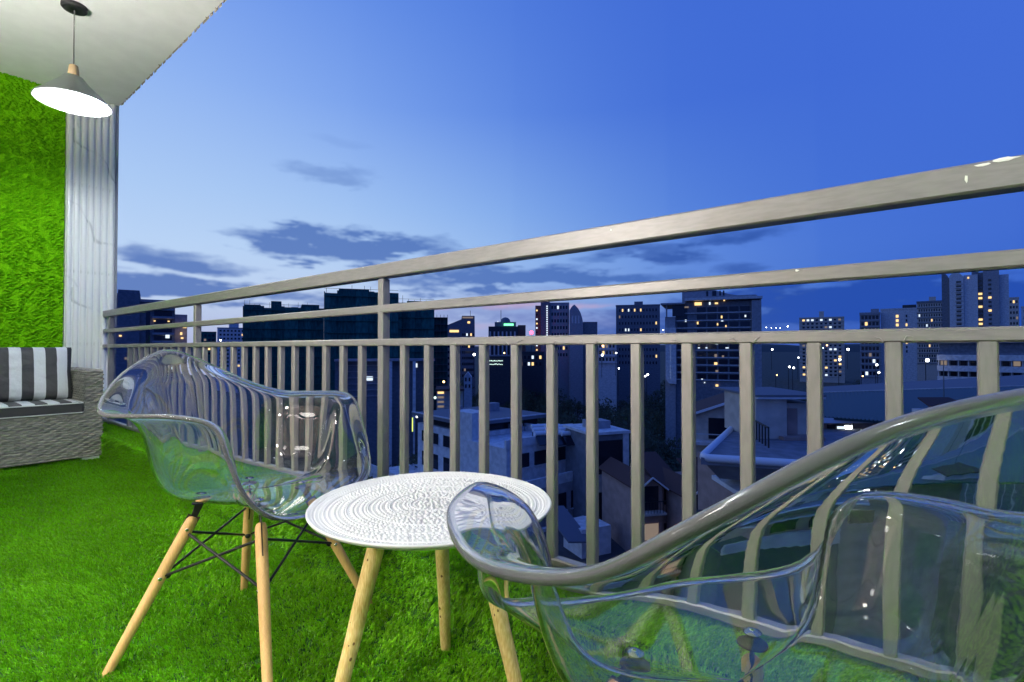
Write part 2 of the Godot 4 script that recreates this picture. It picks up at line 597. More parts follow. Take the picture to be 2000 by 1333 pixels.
# ------------------------------------------------------------------ balcony shell
func balcony_structure() -> void:
	# ceiling slab with a ragged plaster edge
	struct_box("ceiling", Vector3(INNER_X - 0.2, CEIL_Y, WALL_Z - 0.3), Vector3(SLAB_X, CEIL_Y + 0.18, 1.9), M["ceiling paint"])
	var st := st_new()
	var r := RandomNumberGenerator.new()
	r.seed = 31
	var z := WALL_Z + 0.05
	while z < 1.5:
		var l := r.randf_range(0.015, 0.07)
		var dpt := r.randf_range(0.001, 0.007) * (1.0 if r.randf() < 0.8 else 2.2)
		var y := CEIL_Y - r.randf_range(0.004, 0.012)
		var a := Vector3(SLAB_X + 0.006, y, z)
		var b := Vector3(SLAB_X + 0.006, y, z + l)
		var c := Vector3(SLAB_X - dpt, CEIL_Y - 0.003, z + l * r.randf_range(0.3, 0.9))
		tri(st, a, c, b)
		var up := Vector3(0, 0.05, 0)
		quad(st, a, b, b + up, a + up)
		z += l * r.randf_range(0.8, 1.9)
	var crumbs := struct("ceiling_edge_plaster", st.commit(), M["plaster crumb"])
	crumbs.set_meta("kind", "structure")
	# floor slab under the turf, and the raised kerb that carries the railing
	struct_box("floor", Vector3(INNER_X - 0.2, -0.2, WALL_Z - 0.3), Vector3(SLAB_X, -0.004, 1.9), M["concrete"])
	struct_box("kerb", Vector3(KERB_X + 0.012, -0.004, WALL_Z), Vector3(SLAB_X - 0.003, 0.171, 1.9), M["concrete"])
	# lower storeys of the block we stand on
	struct_box("facade_below", Vector3(INNER_X - 0.2, GROUND, WALL_Z - 0.3), Vector3(INNER_X + 0.5, -0.2, 1.9), M["house paint"])
	moss_wall("moss_wall", "bright green moss clad end wall behind the sofa", WALL_Z, 1.0, -0.745, 0.946, 0.0056)
	moss_wall("moss_wall", "bright green moss clad wall closing the near end of the balcony", 1.75, -1.0, -0.745, 1.02, 0.012)

# a wall of moss pads: swelling cushions parted by deep, narrow cracks
func moss_wall(called: String, label: String, z: float, face: float, x0: float, x1: float, step: float) -> void:
	var o := thing(called, label, "wall", Vector3((x0 + x1) / 2.0, 0, z))
	bx("backing", Vector3(x0 - (x0 + x1) / 2.0, 0, -0.2 if face > 0 else 0.055), Vector3(x1 - (x0 + x1) / 2.0, CEIL_Y - 0.002, -0.055 if face > 0 else 0.2), M["concrete"], o)
	var n := FastNoiseLite.new()
	n.seed = 17
	n.noise_type = FastNoiseLite.TYPE_CELLULAR
	n.cellular_return_type = FastNoiseLite.RETURN_DISTANCE2_SUB
	n.cellular_jitter = 1.0
	n.frequency = 29.0
	n.domain_warp_enabled = true
	n.domain_warp_amplitude = 0.025
	n.domain_warp_frequency = 9.0
	var f := FastNoiseLite.new()
	f.seed = 5
	f.frequency = 60.0
	f.fractal_octaves = 3
	var g := FastNoiseLite.new()
	g.seed = 8
	g.frequency = 12.0
	var rows := []
	var lo := x0
	var nx := int((x1 - lo) / step)
	var ny := int(CEIL_Y / step)
	for j in ny + 1:
		var line := PackedVector3Array()
		for i in nx + 1:
			var x := lo + (x1 - lo) * i / nx
			var y := (CEIL_Y - 0.002) * j / ny
			var e: float = n.get_noise_2d(x, y * 1.7) + 1.0
			var open: float = smoothstep(-0.45, 0.05, g.get_noise_2d(x + 3.0, y))
			var h: float = smoothstep(0.07, 0.36, e) * 0.030
			h = lerpf(0.027, h, open) + f.get_noise_2d(x, y) * 0.002 + g.get_noise_2d(x, y) * 0.004
			line.append(Vector3(x - (x0 + x1) / 2.0, y, face * (h - 0.036)))
		rows.append(line)
	var st := st_new()
	grid_mesh(st, rows, false, face < 0)
	part("moss", st.commit(), M["moss"], o)

# ------------------------------------------------------------------ railing
func railing() -> void:
	var o := thing("balcony_railing", "grey painted steel balcony railing with square upright bars", "railing", Vector3(RAIL_X, 0, 0))
	var z0 := WALL_Z + 0.002
	var z1 := 1.7
	var len := z1 - z0
	var zc := (z0 + z1) / 2.0
	for e in [["top_rail", 1.147, 0.053, 0.05, -0.002], ["middle_rail", 0.989, 0.031, 0.03, 0.001], ["lower_rail", 0.8585, 0.027, 0.032, -0.001], ["bottom_rail", 0.228, 0.024, 0.032, -0.001]]:
		part(e[0], chamfered(Vector3(e[3], e[2], len), 0.004), M["rail paint"], o, Vector3(e[4] + e[3] / 2.0, e[1] - e[2] / 2.0, zc))
	var pitch := 1.838 / 14.0
	var post_low := chamfered(Vector3(0.036, 0.91, 0.031), 0.003)
	var bar := chamfered(Vector3(0.026, 0.633, 0.0275), 0.003)
	for k in range(-24, 30):
		var z := -1.616 + k * pitch
		if z > z1 - 0.05 or z < z0 + 0.1:
			continue
		if posmod(k, 14) == 0:
			part("post", post_low, M["bar paint"], o, Vector3(0.0195, 0.180 + 0.455, z))
		else:
			part("bar", bar, M["bar paint"], o, Vector3(0.0145, 0.2405 + 0.2885, z))
	part("post", post_low, M["bar paint"], o, Vector3(0.0195, 0.180 + 0.455, -5.30))
	# weld beads where bars meet the lower rail, and knocked-off paint
	var r := RandomNumberGenerator.new()
	r.seed = 12
	for k in range(-9, 13):
		var z := -1.616 + k * pitch
		for s in [-1.0, 1.0]:
			if r.randf() < 0.35:
				continue
			var st := st_new()
			var a := Vector3(-0.0012, 0.833 + r.randf_range(-0.001, 0.002), z + s * 0.0155)
			var m := a + Vector3(0.0, r.randf_range(0.004, 0.010), s * r.randf_range(0.004, 0.010))
			var e2 := m + Vector3(0.0, r.randf_range(-0.003, 0.005), s * r.randf_range(0.004, 0.016))
			tube(st, [a, m, e2], [0.0012, 0.002, 0.0007], 6)
			part("weld_bead", st.commit(), M["rail paint"], o)
	for c in [[0.116, 1.1435, 0.018, 0.004], [0.085, 1.140, 0.012, 0.003], [0.065, 1.120, 0.0028, 0.008], [-0.63, 1.132, 0.003, 0.003], [-0.20, 0.984, 0.005, 0.003], [-1.72, 1.143, 0.003, 0.003]]:
		var st := st_new()
		var pts := []
		for k in 9:
			var a := TAU * k / 9.0
			var q := r.randf_range(0.55, 1.1)
			pts.append(Vector3(-0.0028 if c[1] > 1.0 else -0.0006, c[1] + sin(a) * c[3] * q, c[0] + cos(a) * c[2] * q))
		for k in 9:
			tri(st, Vector3(-0.0034 if c[1] > 1.0 else -0.0012, c[1], c[0]), pts[k], pts[(k + 1) % 9])
		part("paint_chip", st.commit(), M["paint chip"], o)

# ------------------------------------------------------------------ fluted corner column
func column() -> void:
	var x0 := 0.95
	var x1 := SLAB_X - 0.022
	var o := thing("fluted_column", "white fluted marble print corner column beside the moss wall", "column", Vector3(x0, 0, WALL_Z))
	bx("core", Vector3(0.0, 0.0, -0.2), Vector3(x1 - x0, CEIL_Y - 0.002, 0.004), M["marble print"], o)
	var n := 7
	var w := (x1 - x0) / n
	# each batten: flat front with rounded shoulders, narrow groove between
	for k in n:
		var rows := []
		for y in [0.0, CEIL_Y - 0.003]:
			var line := PackedVector3Array()
			for p in [[0.02, 0.002], [0.10, 0.002], [0.13, 0.014], [0.19, 0.021], [0.30, 0.0235], [0.5, 0.0242], [0.70, 0.0235], [0.81, 0.021], [0.87, 0.014], [0.90, 0.002], [0.98, 0.002]]:
				line.append(Vector3((k + p[0]) * w, y, p[1]))
			rows.append(line)
		var st := st_new()
		grid_mesh(st, rows)
		part("batten", st.commit(), M["marble print"], o)
	bx("edge_trim", Vector3(x1 - x0, 0.0, -0.2), Vector3(x1 - x0 + 0.019, CEIL_Y - 0.002, 0.018), M["column trim"], o)

# ------------------------------------------------------------------ the lit room behind the camera
func interior() -> void:
	var door0 := -2.35
	var door1 := -0.35
	var t := 0.2
	var x := INNER_X
	struct_box("wall_beside_door", Vector3(x - t, 0, WALL_Z - 0.3), Vector3(x, CEIL_Y - 0.002, door0), M["house paint"])
	struct_box("wall_beside_door", Vector3(x - t, 0, door1), Vector3(x, CEIL_Y - 0.002, 1.9), M["house paint"])
	struct_box("wall_above_door", Vector3(x - t, 2.45, door0), Vector3(x, CEIL_Y - 0.002, door1), M["house paint"])
	var rx0 := -5.0
	var rz0 := -4.2
	var rz1 := 1.9
	struct_box("room_floor", Vector3(rx0, -0.2, rz0), Vector3(x - t - 0.002, 0.0, rz1), M["room floor"])
	struct_box("room_ceiling", Vector3(rx0, CEIL_Y - 0.1, rz0), Vector3(x - t - 0.002, CEIL_Y + 0.1, rz1), M["room paint"])
	struct_box("room_wall_back", Vector3(rx0 - t, 0, rz0), Vector3(rx0, CEIL_Y, rz1), M["room paint"])
	struct_box("room_wall_left", Vector3(rx0, 0, rz0 - t), Vector3(x - t - 0.002, CEIL_Y, rz0), M["room paint"])
	struct_box("room_wall_right", Vector3(rx0, 0, rz1), Vector3(x - t - 0.002, CEIL_Y, rz1 + t), M["room paint"])
	var o := thing("door_frame", "dark metal frame of the open sliding door to the lit room", "door frame", Vector3(x - t / 2.0, 0, (door0 + door1) / 2.0))
	var h := (door1 - door0) / 2.0
	bx("jamb", Vector3(-0.06, 0, -h + 0.001), Vector3(0.06, 2.44, -h + 0.06), M["door frame"], o)
	bx("jamb", Vector3(-0.06, 0, h - 0.06), Vector3(0.06, 2.44, h - 0.001), M["door frame"], o)
	bx("head", Vector3(-0.06, 2.39, -h + 0.062), Vector3(0.06, 2.449, h - 0.062), M["door frame"], o)
	# added globe lamp near the door, put in to light the balcony ceiling
	var fl := thing("added_floor_lamp", "added standing globe lamp in the room, put in to light the balcony ceiling", "lamp", Vector3(-1.32, 0, -1.9))
	var stl := st_new()
	lathe(stl, [[0.0, 0.03], [0.13, 0.025], [0.14, 0.0]], 24)
	part("base", stl.commit(), M["black steel"], fl)
	part("pole", rod(Vector3(0, 0.03, 0), Vector3(0, 1.36, 0), 0.012, 0.012, 10), M["black steel"], fl)
	part("added_lamp_globe", ball(0.15, 28), M["added globe lamp"], fl, Vector3(0, 1.5, 0))
	var gl := OmniLight3D.new()
	gl.name = "added_globe_light"
	gl.light_color = Color(1.0, 0.972, 0.935)
	gl.light_energy = 3.0
	gl.light_size = 0.13
	gl.omni_range = 14.0
	gl.omni_attenuation = 2.0
	gl.shadow_enabled = true
	gl.position = Vector3(0, 1.5, 0)
	fl.add_child(gl)
	# added half bowl light, invented out of view to brighten the balcony ceiling
	var sc := thing("added_ceiling_wash", "added unseen half bowl light on the building wall, brightening the ceiling", "added wall lamp", Vector3(x, 1.66, -3.0))
	var sb := st_new()
	var bowl := []
	for k in 7:
		var a := PI / 2.0 * k / 6.0
		var line := PackedVector3Array()
		for q in 17:
			var b := -PI / 2.0 + PI * q / 16.0
			line.append(Vector3(cos(b) * (0.04 + 0.11 * sin(a)), 0.10 * (1.0 - cos(a)), sin(b) * (0.04 + 0.11 * sin(a))))
		bowl.append(line)
	grid_mesh(sb, bowl, false, true)
	part("bowl", sb.commit(), M["fascia white"], sc)
	bx("wall_plate", Vector3(0.001, -0.02, -0.06), Vector3(0.012, 0.10, 0.06), M["fascia white"], sc)
	bx("added_lamp_panel", Vector3(0.02, 0.062, -0.06), Vector3(0.11, 0.068, 0.06), M["room lamp"], sc)
	var up := AreaLight3D.new()
	up.name = "uplight"
	up.area_size = Vector2(0.12, 0.09)
	up.light_color = Color(1.0, 0.985, 0.96)
	up.light_energy = 14.0
	up.area_range = 9.0
	up.shadow_enabled = true
	up.position = Vector3(0.065, 0.075, 0)
	up.rotation = Vector3(PI / 2, 0, 0)
	sc.add_child(up)
	# ceiling lamps of the room
	for e in [[Vector3(-1.9, CEIL_Y - 0.1, -2.0), 0.5, 3.0, "white square ceiling lamp in the room by the far door jamb"], [Vector3(-3.2, CEIL_Y - 0.1, 0.2), 0.7, 18.0, "square ceiling lamp deeper in the room behind the camera"]]:
		var p: Vector3 = e[0]
		var s: float = e[1]
		var l := thing("ceiling_lamp", e[3], "lamp", p)
		bx("housing", Vector3(-s / 2 - 0.02, -0.03, -s / 2 - 0.02), Vector3(s / 2 + 0.02, -0.001, s / 2 + 0.02), M["fascia white"], l)
		bx("lamp_diffuser", Vector3(-s / 2, -0.036, -s / 2), Vector3(s / 2, -0.0305, s / 2), M["room lamp"], l)
		var a := AreaLight3D.new()
		a.name = "lamp_light"
		a.area_size = Vector2(s, s)
		a.light_color = Color(1.0, 0.972, 0.935)
		a.light_energy = e[2]
		a.area_range = 14.0
		a.shadow_enabled = true
		a.position = Vector3(0, -0.045, 0)
		a.rotation = Vector3(-PI / 2, 0, 0)
		l.add_child(a)

# ------------------------------------------------------------------ artificial turf
func tuft(r: RandomNumberGenerator, blades: int, tall: float) -> ArrayMesh:
	var st := st_new()
	for k in blades:
		var a := r.randf_range(0, TAU)
		var base := Vector3(cos(a), 0, sin(a)) * r.randf_range(0.0, 0.010)
		var dirn := Vector3(r.randf_range(-0.5, 0.5), 0, r.randf_range(-0.5, 0.5)) + Vector3(0.55, 0, 0)
		var h := tall * r.randf_range(0.6, 1.15)
		var side := Vector3(-sin(a * 3.0), 0, cos(a * 3.0)) * r.randf_range(0.0010, 0.0017)
		var mid := base + Vector3(0, h * 0.55, 0) + dirn * h * 0.30
		var tip := base + Vector3(0, h * 0.86, 0) + dirn * h * 0.85
		var shade := r.randf_range(0.55, 1.35)
		var hue := r.randf()
		var c := Color(0.13, 0.44, 0.008).lerp(Color(0.28, 0.64, 0.022), hue) * shade
		if r.randf() < 0.10:
			c = Color(0.32, 0.52, 0.14) * shade
		st.set_color(c)
		quad(st, base - side, base + side, mid + side * 0.9, mid - side * 0.9)
		tri(st, mid - side * 0.9, mid + side * 0.9, tip)
	return st.commit()

func turf() -> void:
	# backing sheet: floor, kerb face and kerb top in one run
	var st := st_new()
	var z0 := WALL_Z + 0.001
	var z1 := 1.74
	var prof := [Vector2(INNER_X + 0.02, 0.0), Vector2(KERB_X - 0.03, 0.0), Vector2(KERB_X - 0.006, 0.012), Vector2(KERB_X, 0.04), Vector2(KERB_X, 0.155), Vector2(KERB_X + 0.012, 0.175), Vector2(SLAB_X - 0.004, 0.175)]
	for k in prof.size() - 1:
		var a: Vector2 = prof[k]
		var b: Vector2 = prof[k + 1]
		quad(st, Vector3(a.x, a.y, z1), Vector3(b.x, b.y, z1), Vector3(b.x, b.y, z0), Vector3(a.x, a.y, z0))
	var sheet := part("turf_backing", st.commit(), M["turf backing"], self)
	sheet.set_meta("kind", "structure")
	var r := RandomNumberGenerator.new()
	r.seed = 99
	var lean := FastNoiseLite.new()
	lean.seed = 2
	lean.frequency = 1.6
	lean.fractal_octaves = 3
	var tone := FastNoiseLite.new()
	tone.seed = 6
	tone.frequency = 3.5
	tone.fractal_octaves = 3
	var buf := []
	for v in 4:
		buf.append(PackedFloat32Array())
	var tries := 150000
	for k in tries:
		# more tufts near the camera, fewer far off and out of view
		var z := -pow(r.randf(), 1.35) * 5.5 if k % 12 else r.randf_range(0.0, 1.7)
		var s := r.randf_range(INNER_X + 0.03, KERB_X + 0.19 + 0.23)
		var pos: Vector3
		var up: Vector3
		if s < KERB_X - 0.004:
			pos = Vector3(s, 0.0, z); up = Vector3.UP
		elif s < KERB_X + 0.185:
			pos = Vector3(KERB_X, clampf(s - KERB_X, 0.004, 0.175), z); up = Vector3(-1, 0.15, 0).normalized()
		else:
			pos = Vector3(s - 0.18, 0.175, z); up = Vector3.UP
			if pos.x > SLAB_X - 0.015: continue
		if z < WALL_Z + 0.02: continue
		if pos.x < 0.05 and z > -0.25: continue
		var dist := Vector2(pos.x, z).length()
		if pos.dot(fwd) < 0.15 and r.randf() < 0.6: continue
		var ang := 2.2 + lean.get_noise_2d(pos.x * 1.0 + pos.y, z) * 1.2 + r.randf_range(-0.6, 0.6)
		var along := Vector3(cos(ang), 0, sin(ang))
		if up.y < 0.5:
			along = Vector3(0, -absf(cos(ang)) * 0.6, sin(ang)).normalized()
		var x_ax := (along - up * along.dot(up)).normalized()
		var z_ax := x_ax.cross(up).normalized()
		var sc := r.randf_range(0.8, 1.2) * (1.0 + clampf(dist - 1.8, 0, 3.0) * 0.16)
		var b := Basis(x_ax, up, z_ax).scaled_local(Vector3(sc, sc * 0.95, sc))
		var t := 1.0 + tone.get_noise_2d(pos.x, z) * 0.14 + r.randf_range(-0.1, 0.1)
		buf[k % 4].append_array(PackedFloat32Array([b.x.x, b.y.x, b.z.x, pos.x, b.x.y, b.y.y, b.z.y, pos.y, b.x.z, b.y.z, b.z.z, pos.z, t, t, t, 1.0]))
	for v in 4:
		var mm := MultiMesh.new()
		mm.transform_format = MultiMesh.TRANSFORM_3D
		mm.use_colors = true
		mm.mesh = tuft(r, 8, 0.0195)
		mm.instance_count = buf[v].size() / 16
		mm.buffer = buf[v]
		var o := MultiMeshInstance3D.new()
		o.multimesh = mm
		o.material_override = M["turf blade"]
		o.name = numbered("turf_grass")
		add_child(o, true)
		o.set_meta("kind", "stuff")
		o.set_meta("label", "bright green artificial turf covering the balcony floor and kerb")
		o.set_meta("category", "artificial turf")
		o.set_meta("group", "artificial turf of the balcony")

# ------------------------------------------------------------------ pendant lamp
func pendants() -> void:
	pendant(plan(-2.73, 3.14), "lit cone shaped pendant lamp hanging by the moss wall", 1.35)
	pendant(Vector3(-0.12, 0, -1.45), "lit cone shaped pendant lamp hanging by the door, just out of view", 3.5)
	pendant(Vector3(0.05, 0, 0.95), "added cone shaped pendant lamp behind the camera, lighting the near end wall", 2.2)  # added unseen lamp that brightens the end wall and nearest bars

func pendant(p: Vector3, label: String, energy: float) -> void:
	var rim_y := 2.352
	var o := thing("pendant_lamp", label, "pendant lamp", p, 0.0, "row of pendant lamps on the balcony ceiling")
	var st := st_new()
	lathe(st, [[0.0, CEIL_Y - 0.001], [0.066, CEIL_Y - 0.001], [0.066, CEIL_Y - 0.018], [0.058, CEIL_Y - 0.027], [0.0, CEIL_Y - 0.029]], 32)
	part("canopy", st.commit(), M["iron"], o)
	part("cord", rod(Vector3(0, CEIL_Y - 0.028, 0), Vector3(0, rim_y + 0.235, 0), 0.0035, 0.0035, 8), M["cord"], o)
	st = st_new()
	lathe(st, [[0.004, rim_y + 0.24], [0.022, rim_y + 0.232], [0.027, rim_y + 0.20], [0.030, rim_y + 0.165], [0.0, rim_y + 0.163]], 24)
	part("socket_cap", st.commit(), M["turned wood cap"], o)
	st = st_new()
	lathe(st, [[0.028, rim_y + 0.166], [0.05, rim_y + 0.158], [0.075, rim_y + 0.125], [0.183, rim_y + 0.012], [0.192, rim_y + 0.002], [0.193, rim_y - 0.002], [0.188, rim_y - 0.003]], 56)
	var shade := part("lamp_shade", st.commit(), M["shade outside"], o)
	st = st_new()
	lathe(st, [[0.188, rim_y - 0.003], [0.181, rim_y + 0.009], [0.072, rim_y + 0.119], [0.048, rim_y + 0.152], [0.0, rim_y + 0.158]], 56)
	part("shade_lining", st.commit(), M["shade inside"], shade)
	part("light_bulb", ball(0.052), M["pendant bulb"], o, Vector3(0, rim_y + 0.03, 0))
	var l := OmniLight3D.new()
	l.name = "bulb_light"
	l.light_color = Color(0.95, 0.98, 1.0)
	l.light_energy = energy
	l.light_size = 0.045
	l.omni_range = 10.0
	l.omni_attenuation = 2.0
	l.shadow_enabled = true
	l.position = Vector3(0, rim_y + 0.03, 0)
	o.add_child(l)

# ------------------------------------------------------------------ sofa
# woven panel in its own plane: columns along u, strands along v, bulging to +w
func weave(w: float, h0: float, r: RandomNumberGenerator) -> ArrayMesh:
	var h := h0
	var strand: float = h0 / round(h0 / 0.0165)
	var stake := 0.030
	var nu := int(w / stake * 7.0)
	var nv := int(round(h / strand)) * 7
	var ncol := int(w / stake) + 2
	var nrow := int(h / strand) + 2
	var tint := []
	for j in nrow:
		var line := []
		var t := r.randf_range(0.0, 1.0)
		for i in ncol:
			var c := Color(0.15, 0.145, 0.132).lerp(Color(0.30, 0.285, 0.25), clampf(t * 0.35 + r.randf_range(-0.1, 0.75), 0, 1))
			line.append(c)
		tint.append(line)
	var rows := []
	var cols := []
	for b in nv + 1:
		var v := h * b / nv
		var j := int(v / strand - 0.001)
		var fv: float = v / strand - j
		var line := PackedVector3Array()
		var cl := PackedColorArray()
		for a in nu + 1:
			var u := w * a / nu
			var i := int(u / stake)
			var wave := cos(PI * u / stake + PI * (j % 2))
			var round_: float = sqrt(maxf(0.0, 1.0 - pow(absf(fv - 0.5) * 2.0, 2.2)))
			line.append(Vector3(u, v, wave * 0.0050 * (0.25 + 0.75 * round_) + round_ * 0.0075))
			cl.append(tint[mini(maxi(j, 0), nrow - 1)][mini(i, ncol - 1)])
		rows.append(line)
		cols.append(cl)
	var st := st_new()
	grid_mesh(st, rows, false, false, false, cols)
	return st.commit()

# a cushion: superellipsoid box with seams
func pillow(size: Vector3, puff: float, across: bool) -> ArrayMesh:
	var st := st_new()
	var n := 28
	var q := FastNoiseLite.new()
	q.seed = int(size.x * 100)
	q.frequency = 5.0
	q.fractal_octaves = 3
	for face in [1.0, -1.0]:
		var rows := []
		for b in n + 1:
			var v := -1.0 + 2.0 * b / n
			var line := PackedVector3Array()
			for a in n + 1:
				var u := -1.0 + 2.0 * a / n
				var e := pow(maxf(0.0, 1.0 - pow(absf(u), 6.0)) * maxf(0.0, 1.0 - pow(absf(v), 6.0)), 0.42)
				var pinch := 1.0 - 0.03 * (1.0 - absf(v)) * pow(absf(u), 4) - 0.0 * absf(u)
				var p := Vector3(u * size.x / 2.0 * pinch, v * size.y / 2.0 * (1.0 - 0.045 * (1.0 - u * u) * 0.0), face * (size.z / 2.0 * e * (1.0 + puff * (1 - u * u) * (1 - v * v)) + q.get_noise_3d(u * 0.6, v * 0.6, face) * 0.008 * e))
				line.append(p)
			rows.append(line)
		grid_mesh(st, rows, false, face < 0, true)
	return st.commit()

func sofa() -> void:
	var zf := -4.716
	var x1 := 1.04
	var x0 := -0.42
	var o := thing("wicker_sofa", "grey rattan two seat sofa standing against the moss wall", "sofa", Vector3(0.3, 0, zf))
	var r := RandomNumberGenerator.new()
	r.seed = 5
	var dx := Vector3(-0.3, 0, 0)
	var dep := 0.74
	# carcass
	var base := bx("seat_base", dx + Vector3(x0, 0.035, -dep), dx + Vector3(x1 - 0.004, 0.355, -0.012), M["sofa core"], o)
	var front := part("base_weave", weave(x1 - x0, 0.32, r), M["wicker"], o, dx + Vector3(x0, 0.035, -0.010))
	front.name = "base_front"
	for s in [0, 1]:
		var ax0 := x1 - 0.105 if s == 0 else x0
		var ax1 := x1 if s == 0 else x0 + 0.105
		var arm := bx("arm", dx + Vector3(ax0 + 0.006, 0.356, -dep), dx + Vector3(ax1 - 0.006, 0.658, -0.012), M["sofa core"], o)
		var w := ax1 - ax0
		# weave on the front, the inner side, the outer side and the top
		var f1 := MeshInstance3D.new()
		for e in [["arm_front", w, 0.305, Vector3(ax0, 0.355, -0.010), Basis.IDENTITY],
				["arm_inner_side" if s == 0 else "arm_outer_side", dep, 0.305, Vector3(ax0 + 0.006, 0.355, -dep), Basis(Vector3(0, 0, 1), Vector3(0, 1, 0), Vector3(-1, 0, 0))],
				["arm_outer_side" if s == 0 else "arm_inner_side", dep, 0.305 if s else 0.62, Vector3(ax1 - 0.006, 0.355 if s else 0.035, -0.004), Basis(Vector3(0, 0, -1), Vector3(0, 1, 0), Vector3(1, 0, 0))],
				["arm_top", w, dep, Vector3(ax0, 0.658, -0.004), Basis(Vector3(1, 0, 0), Vector3(0, 0, -1), Vector3(0, 1, 0))]]:
			part(e[0], weave(e[1], e[2], r), M["wicker"], o, dx + e[3], e[4])
		f1.free()
	bx("backrest_core", dx + Vector3(x0 + 0.11, 0.356, -dep), dx + Vector3(x1 - 0.11, 0.70, -dep + 0.07), M["sofa core"], o)
	part("backrest", weave(x1 - x0 - 0.22, 0.345, r), M["wicker"], o, dx + Vector3(x0 + 0.11, 0.356, -dep + 0.072))
	for fx in [x1 - 0.11, x0 + 0.01]:
		for fz in [-0.09, -dep + 0.02]:
			bx("foot", dx + Vector3(fx, 0.002, fz), dx + Vector3(fx + 0.095, 0.034, fz + 0.08), M["plastic foot"], o)
	base.set_meta("label", "dark frame inside the rattan seat")
	# cushions lie loose on it
	var sw := x1 - x0 - 0.216
	var seat := thing("seat_cushion", "long flat seat cushion with dark sides and striped top on the rattan sofa", "cushion", Vector3((x0 + x1) / 2.0, 0.36, zf - 0.30))
	var sz := Vector3(sw, 0.075, 0.62)
	part("side_band", chamfered(sz, 0.014), M["dark canvas"], seat, Vector3(0, sz.y / 2.0, 0))
	var st := st_new()
	var rows := []
	var q := FastNoiseLite.new()
	q.seed = 3
	q.frequency = 7.0
	for b in 17:
		var line := PackedVector3Array()
		for a in 49:
			var u := -1.0 + a / 24.0
			var v := -1.0 + b / 8.0
			var e: float = pow((1.0 - pow(absf(u), 14.0)) * (1.0 - pow(absf(v), 8.0)), 0.5)
			line.append(Vector3(u * (sz.x / 2 - 0.006), sz.y - 0.004 + e * (0.012 + q.get_noise_2d(u, v) * 0.004), -v * (sz.z / 2 - 0.006)))
		rows.append(line)
	grid_mesh(st, rows, false, false, true)
	var top_m: StandardMaterial3D = M["striped canvas"].duplicate()
	top_m.uv1_scale = Vector3(2.36, 1, 1)
	part("striped_top", st.commit(), top_m, seat)
	for y in [0.004, sz.y - 0.003]:
		st = st_new()
		var c := Vector3(sz.x / 2 - 0.003, y, sz.z / 2 - 0.003)
		tube(st, [Vector3(-c.x, y, c.z), Vector3(c.x - 0.02, y, c.z), Vector3(c.x - 0.006, y, c.z - 0.006), Vector3(c.x, y, c.z - 0.02), Vector3(c.x, y, -c.z)], [0.0035, 0.0035, 0.0035, 0.0035, 0.0035], 8)
		part("piping", st.commit(), M["white piping"], seat)
	var cw := 0.66
	for k in 2:
		var bc := thing("back_cushion", ["plump striped back cushion at the railing end of the sofa", "plump striped back cushion at the building end of the sofa"][k], "cushion", Vector3(0.935 - cw / 2.0 - k * 0.655, 0.447, zf - 0.40))
		var pm: StandardMaterial3D = M["striped canvas"].duplicate()
		pm.uv1_scale = Vector3(1.27, 1, 1)
		pm.uv1_offset = Vector3(0.19 - 0.125 * 0.5 + 0.04, 0, 0)
		part("cover", pillow(Vector3(cw, 0.395, 0.15), 0.12, true), pm, bc, Vector3(0, 0.19, 0), Basis.from_euler(Vector3(-0.16, 0, 0)))
		st = st_new()
		tube(st, [Vector3(cw / 2 - 0.002, 0.02, 0.02), Vector3(cw / 2 - 0.012, 0.19, 0.0), Vector3(cw / 2 - 0.002, 0.375, -0.03)], [0.004, 0.004, 0.004], 8)
		part("piping", st.commit(), M["dark canvas"], bc)

